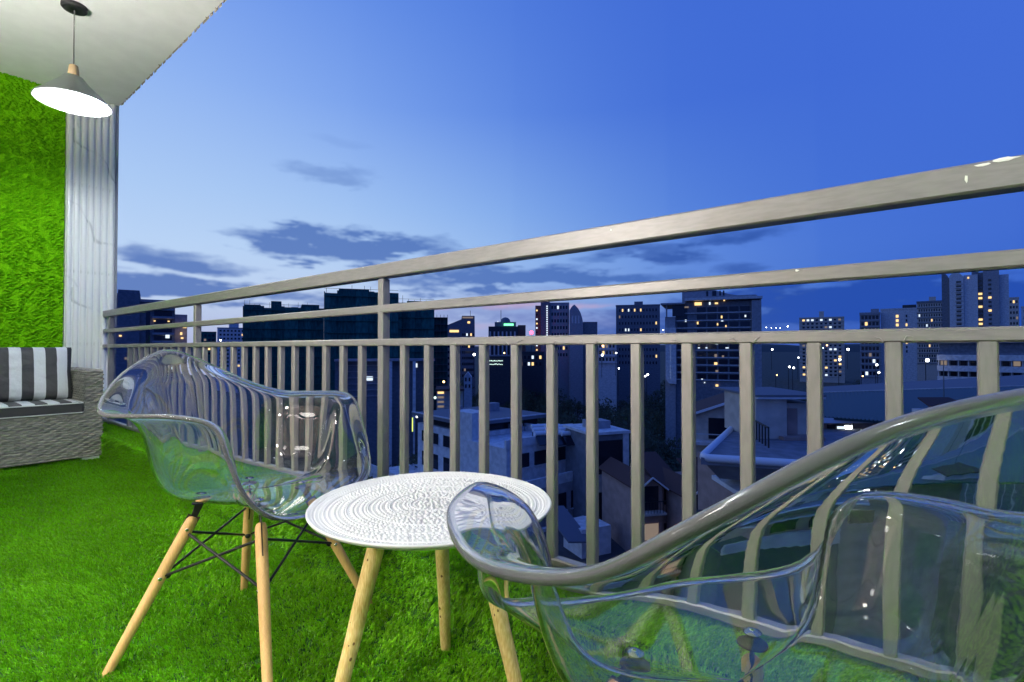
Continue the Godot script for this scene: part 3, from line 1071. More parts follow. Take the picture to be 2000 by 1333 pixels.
# ------------------------------------------------------------------ tray table
func table() -> void:
	var c := plan(-0.18, 1.165)
	var top := 0.476
	var R := 0.27
	var o := thing("side_table", "round white tray top side table on three wooden legs", "table", c)
	# tray: lipped disc, rings of raised beads pressed into the top
	var st := st_new()
	lathe(st, [[0.0, top - 0.0085], [R - 0.034, top - 0.0085], [R - 0.016, top - 0.006], [R - 0.006, top - 0.001], [R - 0.002, top], [R, top - 0.003], [R - 0.003, top - 0.008], [R - 0.03, top - 0.021], [0.0, top - 0.022]], 96)
	var tray := part("tabletop", st.commit(), M["table enamel"], o)
	st = st_new()
	var bead := []
	for a in [0.0, 0.9, 1.35]:
		bead.append(a)
	var radius := 0.010
	var ring := 0
	while radius < R - 0.034:
		var size: float = [0.0046, 0.0034, 0.0050, 0.0034][ring % 4]
		if ring % 5 == 4:
			# a plain raised ring
			var prof := [[radius - 0.0022, top - 0.0086], [radius - 0.001, top - 0.0066], [radius + 0.001, top - 0.0066], [radius + 0.0022, top - 0.0086]]
			lathe(st, prof, 72)
			radius += 0.0062
		else:
			var cnt := int(TAU * radius / (size * 2.7))
			for k in cnt:
				var a := TAU * (k + 0.5 * (ring % 2)) / cnt
				dome(st, Vector3(cos(a) * radius, top - 0.0087, sin(a) * radius), size, size * 0.9)
			radius += size * 2.0 + 0.0018
		ring += 1
	# two rows of beads climb the lip
	for e in [[R - 0.027, top - 0.0076], [R - 0.0185, top - 0.0064], [R - 0.0118, top - 0.0040]]:
		var cnt := int(TAU * e[0] / 0.0085)
		for k in cnt:
			var a := TAU * k / cnt
			dome(st, Vector3(cos(a) * e[0], e[1] - 0.0006, sin(a) * e[0]), 0.0028, 0.0022)
	var beads := part("bead_pattern", st.commit(), M["table enamel"], tray)
	beads.set_meta("kind", "stuff")
	st = st_new()
	lathe(st, [[0.14, top - 0.0215], [0.14, top - 0.05], [0.0, top - 0.051]], 48)
	part("underframe", st.commit(), M["table enamel"], o)
	var r := RandomNumberGenerator.new()
	r.seed = 8
	for a in [90.0, 210.0, -23.0]:
		var d := rgt * cos(deg_to_rad(a)) + fwd * sin(deg_to_rad(a))
		var foot := d * 0.232
		var head := d * 0.118 + Vector3(0, top - 0.035, 0)
		st = st_new()
		var path := []
		var rad := []
		for k in 9:
			var t := k / 8.0
			path.append(foot.lerp(head, t) + Vector3(r.randf_range(-1, 1), 0, r.randf_range(-1, 1)) * 0.0006)
			rad.append(lerpf(0.0138, 0.0195, t))
		path.insert(0, foot + Vector3(0, 0.002, 0) * 0.0)
		rad.insert(0, 0.0118)
		path[1] = foot.lerp(head, 0.012)
		tube(st, path, rad, 24)
		var leg := part("leg", st.commit(), M["knotty dowel"], o)
		for k in 5:
			var t := r.randf_range(0.25, 0.85)
			var dirn := (-fwd * r.randf_range(0.6, 1.0) + rgt * r.randf_range(-0.8, 0.8)).normalized()
			var axis := (head - foot).normalized()
			dirn = (dirn - axis * dirn.dot(axis)).normalized()
			var kn := ball(0.0026 * r.randf_range(0.6, 1.3), 10)
			var mi := part("knot", kn, M["knot"], leg, foot.lerp(head, t) + dirn * (lerpf(0.0138, 0.0195, t) - 0.0016), Basis(axis.cross(dirn), axis * 1.5, dirn))
			mi.scale *= 1.0

func dome(st: SurfaceTool, at: Vector3, r: float, h: float) -> void:
	var n := 6
	var lowr := []
	var mid := []
	for k in n:
		var a := TAU * k / n
		var d := Vector3(cos(a), 0, sin(a))
		lowr.append([at + d * r, (d + Vector3(0, 0.35, 0)).normalized()])
		mid.append([at + d * r * 0.66 + Vector3(0, h * 0.72, 0), (d * 0.75 + Vector3(0, 0.8, 0)).normalized()])
	for k in n:
		var j := (k + 1) % n
		for v in [lowr[k], mid[j], mid[k], lowr[k], lowr[j], mid[j]]:
			pass
		for v in [lowr[k], lowr[j], mid[j], lowr[k], mid[j], mid[k]]:
			st.set_normal(v[1])
			st.add_vertex(v[0])
		for v in [mid[k], mid[j], [at + Vector3(0, h, 0), Vector3.UP]]:
			st.set_normal(v[1])
			st.add_vertex(v[0])

# ------------------------------------------------------------------ clear armchairs
const RIM_A := [[0.0, 0.392, 0.271], [0.200, 0.416, 0.252], [0.273, 0.477, 0.220], [0.292, 0.578, 0.181], [0.297, 0.645, 0.154], [0.329, 0.668, 0.086], [0.329, 0.668, -0.033], [0.318, 0.669, -0.142], [0.243, 0.708, -0.223], [0.136, 0.767, -0.273], [0.0, 0.814, -0.293]]
const RIM_B := [[0.0, 0.442, 0.255], [0.215, 0.442, 0.222], [0.280, 0.488, 0.175], [0.292, 0.583, 0.133], [0.291, 0.651, 0.115], [0.345, 0.643, 0.053], [0.342, 0.632, -0.066], [0.289, 0.658, -0.176], [0.246, 0.719, -0.256], [0.155, 0.778, -0.302], [0.0, 0.797, -0.316]]

func rim_point(loop: Array, u: float) -> Vector3:
	var n := loop.size()
	var i := int(floor(u))
	var t := u - i
	var p0: Vector3 = loop[(i - 1 + n) % n]
	var p1: Vector3 = loop[i % n]
	var p2: Vector3 = loop[(i + 1) % n]
	var p3: Vector3 = loop[(i + 2) % n]
	return 0.5 * ((2.0 * p1) + (p2 - p0) * t + (2.0 * p0 - 5.0 * p1 + 4.0 * p2 - p3) * t * t + (3.0 * p1 - p0 - 3.0 * p2 + p3) * t * t * t)

# the moulded shell in two meshes that meet without overlap: the clear body and its thick rounded rim
func shell_mesh(half: Array, seed_: int) -> Array:
	var loop := []
	for p in half:
		loop.append(Vector3(p[0], p[1], p[2]))
	for k in range(half.size() - 2, 0, -1):
		loop.append(Vector3(-half[k][0], half[k][1], half[k][2]))
	var nu := 240
	var ns := 44
	# even spacing round the rim
	var dense := []
	var total := [0.0]
	for k in 1201:
		dense.append(rim_point(loop, fposmod(k / 1200.0 * loop.size(), float(loop.size()))))
		if k: total.append(total[k - 1] + dense[k].distance_to(dense[k - 1]))
	var rim := []
	var at := 0
	for k in nu:
		var want: float = total[1200] * k / nu
		while total[at + 1] < want: at += 1
		rim.append(dense[at].lerp(dense[at + 1], (want - total[at]) / maxf(total[at + 1] - total[at], 1e-6)))
	for pass_ in 6:
		var sm := []
		for k in nu:
			sm.append(rim[k] * 0.5 + (rim[(k + 1) % nu] + rim[(k - 1 + nu) % nu]) * 0.25)
		rim = sm
	var wob := FastNoiseLite.new()
	wob.seed = seed_
	wob.frequency = 9.0
	wob.fractal_octaves = 2
	var c := Vector3(0, 0.417, 0.015)
	var mid := []
	for j in ns + 1:
		# rows crowd towards the rim
		var s: float = 1.0 - pow(1.0 - float(j) / ns, 1.35)
		s = lerpf(0.012, 1.0, s)
		var line := PackedVector3Array()
		for k in nu:
			var q: Vector3 = rim[k]
			var hz := Vector3(q.x - c.x, 0, q.z - c.z)
			var dy := q.y - c.y
			var wall: float = smoothstep(0.02, 0.20, dy)
			var flare: float = smoothstep(0.15, 0.75, absf(hz.x) / maxf(hz.length(), 0.01)) * wall
			var p1: Vector3 = c + hz * lerpf(0.55, 0.70, wall) + Vector3(0, lerpf(-0.004, -0.022, wall), 0)
			var p2: Vector3 = c + hz * lerpf(0.86, 0.80, wall) + Vector3(0, lerpf(0.012, 0.0, wall) + maxf(dy, 0.0) * lerpf(0.15, 0.44, wall), 0)
			var b: Vector3 = c * pow(1 - s, 3) + p1 * 3 * s * pow(1 - s, 2) + p2 * 3 * s * s * (1 - s) + q * pow(s, 3)
			if flare > 0.0:
				var t := 1.0 - s
				var rise := maxf(dy, 0.0)
				var w1 := 5.0 * s * pow(t, 4)
				var w2 := 10.0 * s * s * pow(t, 3)
				var w3 := 10.0 * pow(s, 3) * t * t
				var w4 := 5.0 * pow(s, 4) * t
				var w5 := pow(s, 5)
				var bucket: Vector3 = c + hz * (0.55 * w1 + 0.82 * w2 + 0.68 * w3 + 0.70 * w4 + w5)
				bucket.y += -0.006 * w1 - 0.016 * w2 + rise * (0.02 * w2 + 0.60 * w3 + 0.97 * w4) + dy * w5
				b = b.lerp(bucket, flare)
			line.append(b)
		mid.append(line)
	# normals of the middle surface, then the two faces
	var up := []
	for j in ns + 1:
		var line := PackedVector3Array()
		for k in nu:
			var n: Vector3 = (mid[j][(k + 1) % nu] - mid[j][(k - 1 + nu) % nu]).cross(mid[mini(j + 1, ns)][k] - mid[maxi(j - 1, 0)][k]).normalized()
			line.append(n)
		up.append(line)
	var sgn := 1.0 if up[3][0].y > 0.0 else -1.0
	var rows := []
	var inner := []
	var outer := []
	for j in ns + 1:
		var a := PackedVector3Array()
		var b := PackedVector3Array()
		var edge: float = smoothstep(0.86, 1.0, 1.0 - pow(1.0 - float(j) / ns, 1.35))
		for k in nu:
			var n: Vector3 = up[j][k] * sgn
			var p: Vector3 = mid[j][k]
			var w: float = lerpf(0.0027, 0.0054, edge)
			a.append(p + n * (w + wob.get_noise_3dv(p) * 0.00007))
			b.append(p - n * (w + wob.get_noise_3dv(p + Vector3(9, 0, 0)) * 0.00007))
		inner.append(a)
		outer.append(b)
	for j in ns + 1:
		rows.append(inner[j])
	# rounded rim between the faces
	for e in 7:
		var ang := PI * (e + 1) / 8.0
		var line := PackedVector3Array()
		for k in nu:
			var m: Vector3 = (inner[ns][k] + outer[ns][k]) / 2.0
			var v: Vector3 = inner[ns][k] - m
			var out: Vector3 = (mid[ns][k] - mid[ns - 1][k]).normalized() * v.length()
			line.append(m + v * cos(ang) + out * sin(ang))
		rows.append(line)
	for j in range(ns, -1, -1):
		rows.append(outer[j])
	# close the pin hole in the middle on both faces
	var ci := PackedVector3Array()
	var co := PackedVector3Array()
	for k in nu:
		ci.append(c + Vector3(0, 0.0027, 0))
		co.append(c - Vector3(0, 0.0027, 0))
	var st := st_new()
	var lip := 1
	grid_mesh(st, rows, true, sgn < 0, false, [], 0, ns - lip)
	grid_mesh(st, rows, true, sgn < 0, false, [], rows.size() - 1 - (ns - lip))
	var st_rim := st_new()
	grid_mesh(st_rim, rows, true, sgn < 0, false, [], ns - lip, rows.size() - 1 - (ns - lip))
	for e in [[ci, inner, 1.0], [co, outer, -1.0]]:
		for k in nu:
			var j := (k + 1) % nu
			var v := [e[0][k], e[1][0][k], e[1][0][j]]
			var n: Vector3 = (v[1] - v[0]).cross(v[2] - v[0])
			if n.y * e[2] > 0: v = [v[0], v[2], v[1]]
			for q in v:
				st.set_normal(Vector3(0, e[2], 0))
				st.add_vertex(q)
	return [st.commit(), st_rim.commit()]

func chair(label: String, half: Array, cam_x: float, cam_z: float, cam_yaw: float, seed_: int) -> void:
	var f := rgt * cos(cam_yaw) + fwd * sin(cam_yaw)
	var o := thing("clear_armchair", label, "armchair", plan(cam_x, cam_z), atan2(f.x, f.z), "clear plastic armchairs")
	var both := shell_mesh(half, seed_)
	var shell := part("seat_shell", both[0], M["clear plastic"], o)
	part("rim", both[1], M["rim plastic"], shell)
	var low := 0.235
	var top := 0.105
	var y_top := 0.366
	var up_pt := {}
	var low_pt := {}
	for sx in [-1.0, 1.0]:
		for sz in [-1.0, 1.0]:
			var foot := Vector3(sx * low, 0, sz * low + 0.012)
			var head := Vector3(sx * top, y_top, sz * top + 0.012)
			var st := st_new()
			tube(st, [foot, foot.lerp(head, 0.01), foot.lerp(head, 0.5), foot.lerp(head, 0.93), foot.lerp(head, 0.975), foot.lerp(head, 0.995), head], [0.0095, 0.0112, 0.0138, 0.0152, 0.0142, 0.0105, 0.005], 22)
			var leg := part("leg", st.commit(), M["pale dowel"], o)
			var key := Vector2(sx, sz)
			up_pt[key] = foot.lerp(head, 0.90)
			low_pt[key] = foot.lerp(head, 0.60)
			# slot for the bracket and the two screws through it
			var axis := (head - foot).normalized()
			var outw := Vector3(sx, 0, sz).normalized()
			outw = (outw - axis * outw.dot(axis)).normalized()
			var side := axis.cross(outw).normalized()
			part("slot", unit_box, M["dowel slot"], leg, foot.lerp(head, 0.90), Basis(side * 0.0034, axis * 0.088, outw * 0.0312))
			for t in [0.92, 0.60]:
				for sg in [-1.0, 1.0]:
					var st2 := st_new()
					lathe(st2, [[0.0, 0.0016], [0.0028, 0.0018], [0.005, 0.0004], [0.0056, -0.003]], 16)
					part("screw", st2.commit(), M["bright steel"], leg, foot.lerp(head, t) + side * sg * (0.0135 + 0.0012 * (t - 0.6)), Basis(outw, side * sg, outw.cross(side * sg)))
			# black bracket from the underside of the seat into the slot
			var pad := Vector3(sx * 0.092, 0.405, sz * 0.092 + 0.008)
			var stb := st_new()
			var wv := side * 0.0024
			var p0 := foot.lerp(head, 0.86)
			for e in [[p0 - outw * 0.009, p0 + outw * 0.009, head + axis * 0.006 + outw * 0.008, head + axis * 0.006 - outw * 0.008], [head + axis * 0.006 - outw * 0.008, head + axis * 0.006 + outw * 0.008, pad + Vector3(0, -0.001, 0) + outw * 0.010, pad + Vector3(0, -0.001, 0) - outw * 0.010]]:
				quad(stb, e[0] + wv, e[1] + wv, e[2] + wv, e[3] + wv)
				quad(stb, e[3] - wv, e[2] - wv, e[1] - wv, e[0] - wv)
				quad(stb, e[1] + wv, e[1] - wv, e[2] - wv, e[2] + wv)
				quad(stb, e[0] - wv, e[0] + wv, e[3] + wv, e[3] - wv)
			part("bracket", stb.commit(), M["black steel"], o)
			var stp := st_new()
			lathe(stp, [[0.0, 0.403], [0.02, 0.403], [0.021, 0.400], [0.0, 0.399]], 20, Vector3(pad.x, -0.0005, pad.z))
			part("mounting_disc", stp.commit(), M["black steel"], o)
			stp = st_new()
			lathe(stp, [[0.0, 0.4255], [0.006, 0.425], [0.0078, 0.4225], [0.0125, 0.4215], [0.013, 0.419], [0.0, 0.4185]], 20, Vector3(pad.x, -0.0005, pad.z))
			part("seat_bolt", stp.commit(), M["bright steel"], o)
	# crossed rods on the four sides
	for e in [[Vector2(1, 1), Vector2(1, -1)], [Vector2(1, -1), Vector2(-1, -1)], [Vector2(-1, -1), Vector2(-1, 1)], [Vector2(-1, 1), Vector2(1, 1)]]:
		for w in [[e[0], e[1]], [e[1], e[0]]]:
			var a: Vector3 = up_pt[w[0]]
			var b: Vector3 = low_pt[w[1]]
			var d := (b - a).normalized()
			part("cross_rod", rod(a + d * 0.014, b - d * 0.012, 0.0036, 0.0036, 10), M["black steel"], o)
	for k in low_pt:
		part("rod_knob", ball(0.0085, 14), M["black steel"], o, low_pt[k] - Vector3(k.x, -0.2, k.y).normalized() * 0.0165)

func chairs() -> void:
	chair("clear plastic armchair with its legs in full view, left of the tray table", RIM_A, -0.748, 1.466, -0.225, 1)
	chair("clear plastic armchair seen close from behind, right of the tray table", RIM_B, 0.279, 0.608, 1.838, 2)

# ------------------------------------------------------------------ city
# A building facing us: local x runs to our right, z towards us, y is world height (its node stands at y = 0).
func plot(called: String, label: String, px: float, depth: float, turn := NAN, group := "", category := "building") -> Node3D:
	# far buildings look towards the balcony, as most of their fronts do; near ones are given their own turn
	var a := atan((px - 1000.0) / FOC)
	var o := thing(called, label, category, spot(px, depth), deg_to_rad(-YAW + (rad_to_deg(-a) if is_nan(turn) else turn)), group)
	if is_nan(turn):
		o.scale.x = cos(a)
	return o

func boxes(o: Node3D, list: Array) -> void:
	for e in list:
		bx(e[0], Vector3(e[1], e[3], e[5]), Vector3(e[2], e[4], e[6]), M[e[7]], o)

# rows and columns of windows on a face; along is the direction of the columns, out the way the face looks
func windows(o: Node3D, at: Vector3, along: Vector3, out: Vector3, cols: int, rows: int, pitch: Vector2, size: Vector2, lit: float, r: RandomNumberGenerator, sills := false) -> void:
	var b := Basis(along * size.x, Vector3.UP * size.y, out * 0.12)
	for j in rows:
		for i in cols:
			var p := at + along * (i + 0.5) * pitch.x + Vector3(0, (j + 0.5) * pitch.y, 0) + out * 0.02
			var m := "window glass"
			if r.randf() < lit:
				m = ["window warm", "window cool", "window dim", "window warm"][r.randi() % 4]
			var w := part("window", unit_box, M[m], o, p, b)
			if sills:
				part("sill", unit_box, M["city pale"], w, Vector3(0, -0.54, 0.6), Basis.from_scale(Vector3(1.12, 0.06, 2.0)))

# plain slab block: body, parapet, plant room, windows on the front and, if turned, on one side
func block(called: String, label: String, px0: float, px1: float, top_py: float, depth: float, thick: float, body: String, cols: int, lit: float, o: Dictionary = {}) -> Node3D:
	var b := plot(called, label, (px0 + px1) / 2.0, depth, o.get("turn", NAN), o.get("group", ""))
	var r := RandomNumberGenerator.new()
	r.seed = int(px0 * 3 + px1)
	var w := (px1 - px0) / FOC * depth
	var top := height(top_py, depth)
	bx("wall", Vector3(-w / 2, GROUND, -thick), Vector3(w / 2, top, 0), M[body], b)
	var par: float = o.get("parapet", 0.7)
	bx("roof_parapet", Vector3(-w / 2 - 0.15, top + 0.003, -thick - 0.15), Vector3(w / 2 + 0.15, top + par, 0.15), M[o.get("trim", body)], b)
	if o.has("plant"):
		var q: Array = o.plant
		bx("roof_room", Vector3(-w / 2 + w * q[0], top + par + 0.003, -thick * 0.8), Vector3(-w / 2 + w * q[1], top + par + q[2], -thick * 0.2), M[o.get("plant_mat", body)], b)
	var floor_h: float = o.get("floor", 3.2)
	var low: float = maxf(GROUND + 1.0, height(o.get("seen", 760.0), depth))
	var rows: int = mini(int((top - low - 0.6) / floor_h), 16)
	if cols > 0 and rows > 0:
		var y0 := top - 0.4 - rows * floor_h
		var m0: float = o.get("margin", 0.05) * w
		var pitch := Vector2((w - 2 * m0) / cols, floor_h)
		windows(b, Vector3(-w / 2 + m0, y0, 0), Vector3.RIGHT, Vector3(0, 0, 1), cols, rows, pitch, Vector2(pitch.x * o.get("ww", 0.55), floor_h * o.get("wh", 0.48)), lit, r)
		if o.get("bands", false):
			for j in rows + 1:
				bx("floor_band", Vector3(-w / 2 - 0.1, y0 + j * floor_h - 0.25, -thick), Vector3(w / 2 + 0.1, y0 + j * floor_h + 0.25, 0.5), M[o.get("trim", body)], b)
		if o.has("side"):
			var s: float = o.side
			windows(b, Vector3(s * w / 2, y0, -0.5), Vector3(0, 0, -1), Vector3(s, 0, 0), int(thick / 4.0), rows, Vector2(4.0, floor_h), Vector2(2.0, floor_h * 0.45), lit, r)
	return b

func sloped(o: Node3D, called: String, m: String, pts: Array, thick: float) -> void:
	# a slab of even thickness under four corner points (counter-clockwise from above)
	var st := st_new()
	var d := Vector3(0, -thick, 0)
	quad(st, pts[0], pts[1], pts[2], pts[3])
	quad(st, pts[3] + d, pts[2] + d, pts[1] + d, pts[0] + d)
	for k in 4:
		var a: Vector3 = pts[k]
		var c: Vector3 = pts[(k + 1) % 4]
		quad(st, a + d, c + d, c, a)
	part(called, st.commit(), M[m], o)

func prism(o: Node3D, called: String, m: String, profile: PackedVector2Array, z0: float, z1: float) -> void:
	# an outline in x and y (counter-clockwise seen from +z) drawn out from z0 to z1
	var st := st_new()
	var t := Geometry2D.triangulate_polygon(profile)
	for k in range(0, t.size(), 3):
		var a := profile[t[k]]
		var b := profile[t[k + 1]]
		var c := profile[t[k + 2]]
		if (b - a).cross(c - a) < 0:
			var s := b
			b = c
			c = s
		tri(st, Vector3(a.x, a.y, z1), Vector3(b.x, b.y, z1), Vector3(c.x, c.y, z1))
		tri(st, Vector3(a.x, a.y, z0), Vector3(c.x, c.y, z0), Vector3(b.x, b.y, z0))
	for k in profile.size():
		var a := profile[k]
		var b := profile[(k + 1) % profile.size()]
		quad(st, Vector3(a.x, a.y, z1), Vector3(a.x, a.y, z0), Vector3(b.x, b.y, z0), Vector3(b.x, b.y, z1))
	part(called, st.commit(), M[m], o)

func city() -> void:
	skyline_left()
	skyline_middle()
	skyline_right()
	near_houses()
	near_terrace()
	grove()
	street_lights()

func skyline_left() -> void:
	var d := 95.0
	var b := plot("apartment_block", "dark stepped apartment block at the far left beside the column", 296, d)
	var px := func(x: float) -> float: return (x - 296.0) / FOC * d
	var hy := func(y: float) -> float: return height(y, d)
	boxes(b, [["wall", px.call(214), px.call(272), GROUND, hy.call(576), -14, 0, "city slate"], ["wall", px.call(272.3), px.call(342), GROUND, hy.call(590), -14, -0.6, "city slate"], ["wall", px.call(342.3), px.call(368), GROUND, hy.call(612), -14, -1.4, "city grey"],
		["roof_cap", px.call(230), px.call(271), hy.call(575.8), hy.call(568), -12, -1, "city slate"], ["roof_parapet", px.call(270), px.call(344), hy.call(589.8), hy.call(585), -14.2, -0.4, "city grey"],
		["shaft_window", px.call(284), px.call(292), hy.call(700), hy.call(604), -0.62, -0.54, "window glass"]])
	for k in 7:
		bx("balcony_slab", Vector3(px.call(296.5), hy.call(606 + k * 16), -0.6), Vector3(px.call(340), hy.call(602.5 + k * 16), 0.9), M["city grey"], b)
		bx("balcony_opening", Vector3(px.call(300), hy.call(616.5 + k * 16), -0.62), Vector3(px.call(336), hy.call(608 + k * 16), -0.54), M["window glass"], b)  # flat dark sheet colours in the shade behind each balcony
	for e in [[301, 627, 4, 2, "window warm"], [329, 627, 4, 2, "window warm"], [236, 657, 5, 3, "window warm"], [327, 657, 8, 7, "window cool"], [355, 651, 4, 5, "window warm"], [357, 660, 5, 3, "window warm"], [362, 638, 8, 3, "window warm"], [247, 700, 5, 4, "window dim"], [318, 692, 4, 4, "window cool"]]:
		bx("lit_window", Vector3(px.call(e[0] - e[2] / 2.0), hy.call(e[1] + e[3] / 2.0), -0.9), Vector3(px.call(e[0] + e[2] / 2.0), hy.call(e[1] - e[3] / 2.0), 0.10), M[e[4]], b)
	block("apartment_block", "small pale block left of the green netted buildings", 424, 480, 642, 420, 25, "city pale", 7, 0.10, {"plant": [0.4, 0.75, 4.0], "seen": 720.0, "trim": "city slate"})
	block("low_building", "low teal building between the stepped block and the small pale block", 386, 422, 650, 360, 25, "green netting", 4, 0.1, {"seen": 700.0})
	# buildings wrapped in green net
	netted("netted_building", "wide lower construction block wrapped in dark green netting", 476, 634, 600, 170, [[0.33, 0.46, 2.2], [0.72, 0.95, 1.4], [0.0, 0.2, 0.8]], 12)
	netted("netted_building", "taller construction tower wrapped in dark green netting behind the railing post", 634, 779, 571, 130, [[0.18, 0.6, 1.2], [0.62, 0.95, 0.5]], 12)
	netted("netted_building", "green netted wing with a lower roof, right of the taller netted tower", 771, 848, 590, 138, [[0.3, 0.7, 0.6]], 6)
	scaffold_tower()
	# open ground floor with white columns below the netted tower
	var s := plot("site_building", "lit site building with tall white columns below the netted tower", 745, 112)
	var sx := func(x: float) -> float: return (x - 745.0) / FOC * 112.0
	var sy := func(y: float) -> float: return height(y, 112.0)
	boxes(s, [["wall", sx.call(655), sx.call(850), GROUND, sy.call(702), -9, -1.2, "city slate"], ["canopy", sx.call(655), sx.call(852), sy.call(706), sy.call(701.5), -1.2, 0.6, "city grey"],
		["column", sx.call(752), sx.call(766), GROUND, sy.call(706.2), -0.6, 0.5, "city white"], ["column", sx.call(807), sx.call(813), GROUND, sy.call(706.2), -0.6, 0.5, "city white"], ["column", sx.call(838), sx.call(846), GROUND, sy.call(706.2), -0.6, 0.5, "city pale"], ["column", sx.call(668), sx.call(678), GROUND, sy.call(706.2), -0.6, 0.5, "city pale"],
		["lit_window", sx.call(712), sx.call(728), sy.call(744), sy.call(736), -1.25, -1.1, "window cool"], ["lit_window", sx.call(742), sx.call(750), sy.call(743), sy.call(737), -1.25, -1.1, "window cool"], ["lit_window", sx.call(813.5), sx.call(817), sy.call(719), sy.call(711), -1.25, -1.1, "window cool"], ["lit_window", sx.call(705), sx.call(712), sy.call(725), sy.call(721), -1.25, -1.1, "window dim"]])
	for k in 6:
		bx("floor_band", Vector3(sx.call(680), sy.call(715 + k * 12), -1.2), Vector3(sx.call(751), sy.call(713.5 + k * 12), -0.9), M["city grey"], s)

func netted(called: String, label: String, px0: float, px1: float, top_py: float, depth: float, bumps: Array, panels: int) -> void:
	var b := plot(called, label, (px0 + px1) / 2.0, depth, NAN, "construction sites wrapped in green netting")
	var r := RandomNumberGenerator.new()
	r.seed = int(px0)
	var w := (px1 - px0) / FOC * depth
	var top := height(top_py, depth)
	bx("frame", Vector3(-w / 2 + 0.3, GROUND, -24), Vector3(w / 2 - 0.3, top - 0.4, -0.5), M["city dark"], b)
	for e in bumps:
		bx("roof_room", Vector3(-w / 2 + w * e[0], top - 0.4, -18), Vector3(-w / 2 + w * e[1], top + e[2], -4), M["green netting"], b)
	# hanging sheets of net, each a little off its neighbour
	for k in panels:
		var x0 := -w / 2 + w * k / panels
		var x1 := -w / 2 + w * (k + 1) / panels
		var z := r.randf_range(-0.12, 0.2)
		var t := top + r.randf_range(-0.5, 0.35)
		var rows := []
		for j in 9:
			var line := PackedVector3Array()
			for i in 7:
				var u := i / 6.0
				line.append(Vector3(lerpf(x0, x1 + 0.03, u), lerpf(GROUND, t, j / 8.0), z + 0.18 * sin(PI * u) * (1.0 if j % 2 else 0.35)))
			rows.append(line)
		var st := st_new()
		grid_mesh(st, rows)
		part("net_sheet", st.commit(), M["green netting" if r.randf() < 0.6 else "pale netting"], b)
	for k in 12:
		var y := top - 1.2 - k * 3.1
		if y > GROUND + 2.0:
			bx("scaffold_deck", Vector3(-w / 2 - 0.05, y, 0.1), Vector3(w / 2 + 0.05, y + 0.14, 0.55), M["pale netting"], b)
	for s in [-1.0, 1.0]:
		bx("net_sheet", Vector3(s * w / 2 - 0.05, GROUND, -24), Vector3(s * w / 2 + 0.05, top, 0), M["green netting"], b)
	# scaffold poles standing above the net
	for k in int(w / 1.6):
		var x := -w / 2 + 0.5 + k * 1.6
		if r.randf() < 0.75:
			var h := r.randf_range(0.5, 1.9)
			bx("scaffold_pole", Vector3(x - 0.05, top - 0.5, -0.3), Vector3(x + 0.05, top + h, -0.2), M["scaffold"], b)
	bx("scaffold_rail", Vector3(-w / 2, top + 0.75, -0.32), Vector3(w / 2, top + 0.83, -0.24), M["scaffold"], b)

func scaffold_tower() -> void:
	var d := 150.0
	var b := plot("scaffolded_building", "narrow concrete frame in scaffolding at the right edge of the netted wing", 860, d)
	var w := 28.0 / FOC * d
	var top := height(620, d)
	bx("frame", Vector3(-w / 2, GROUND, -14), Vector3(w / 2, top, -1.2), M["green netting"], b)
	for k in 5:
		bx("scaffold_pole", Vector3(-w / 2 + k * w / 4 - 0.06, GROUND, -0.3), Vector3(-w / 2 + k * w / 4 + 0.06, top + 0.8, -0.2), M["scaffold"], b)
	for k in 12:
		bx("scaffold_deck", Vector3(-w / 2, top - k * 2.0 - 0.1, -1.2), Vector3(w / 2, top - k * 2.0, -0.19), M["city slate"], b)

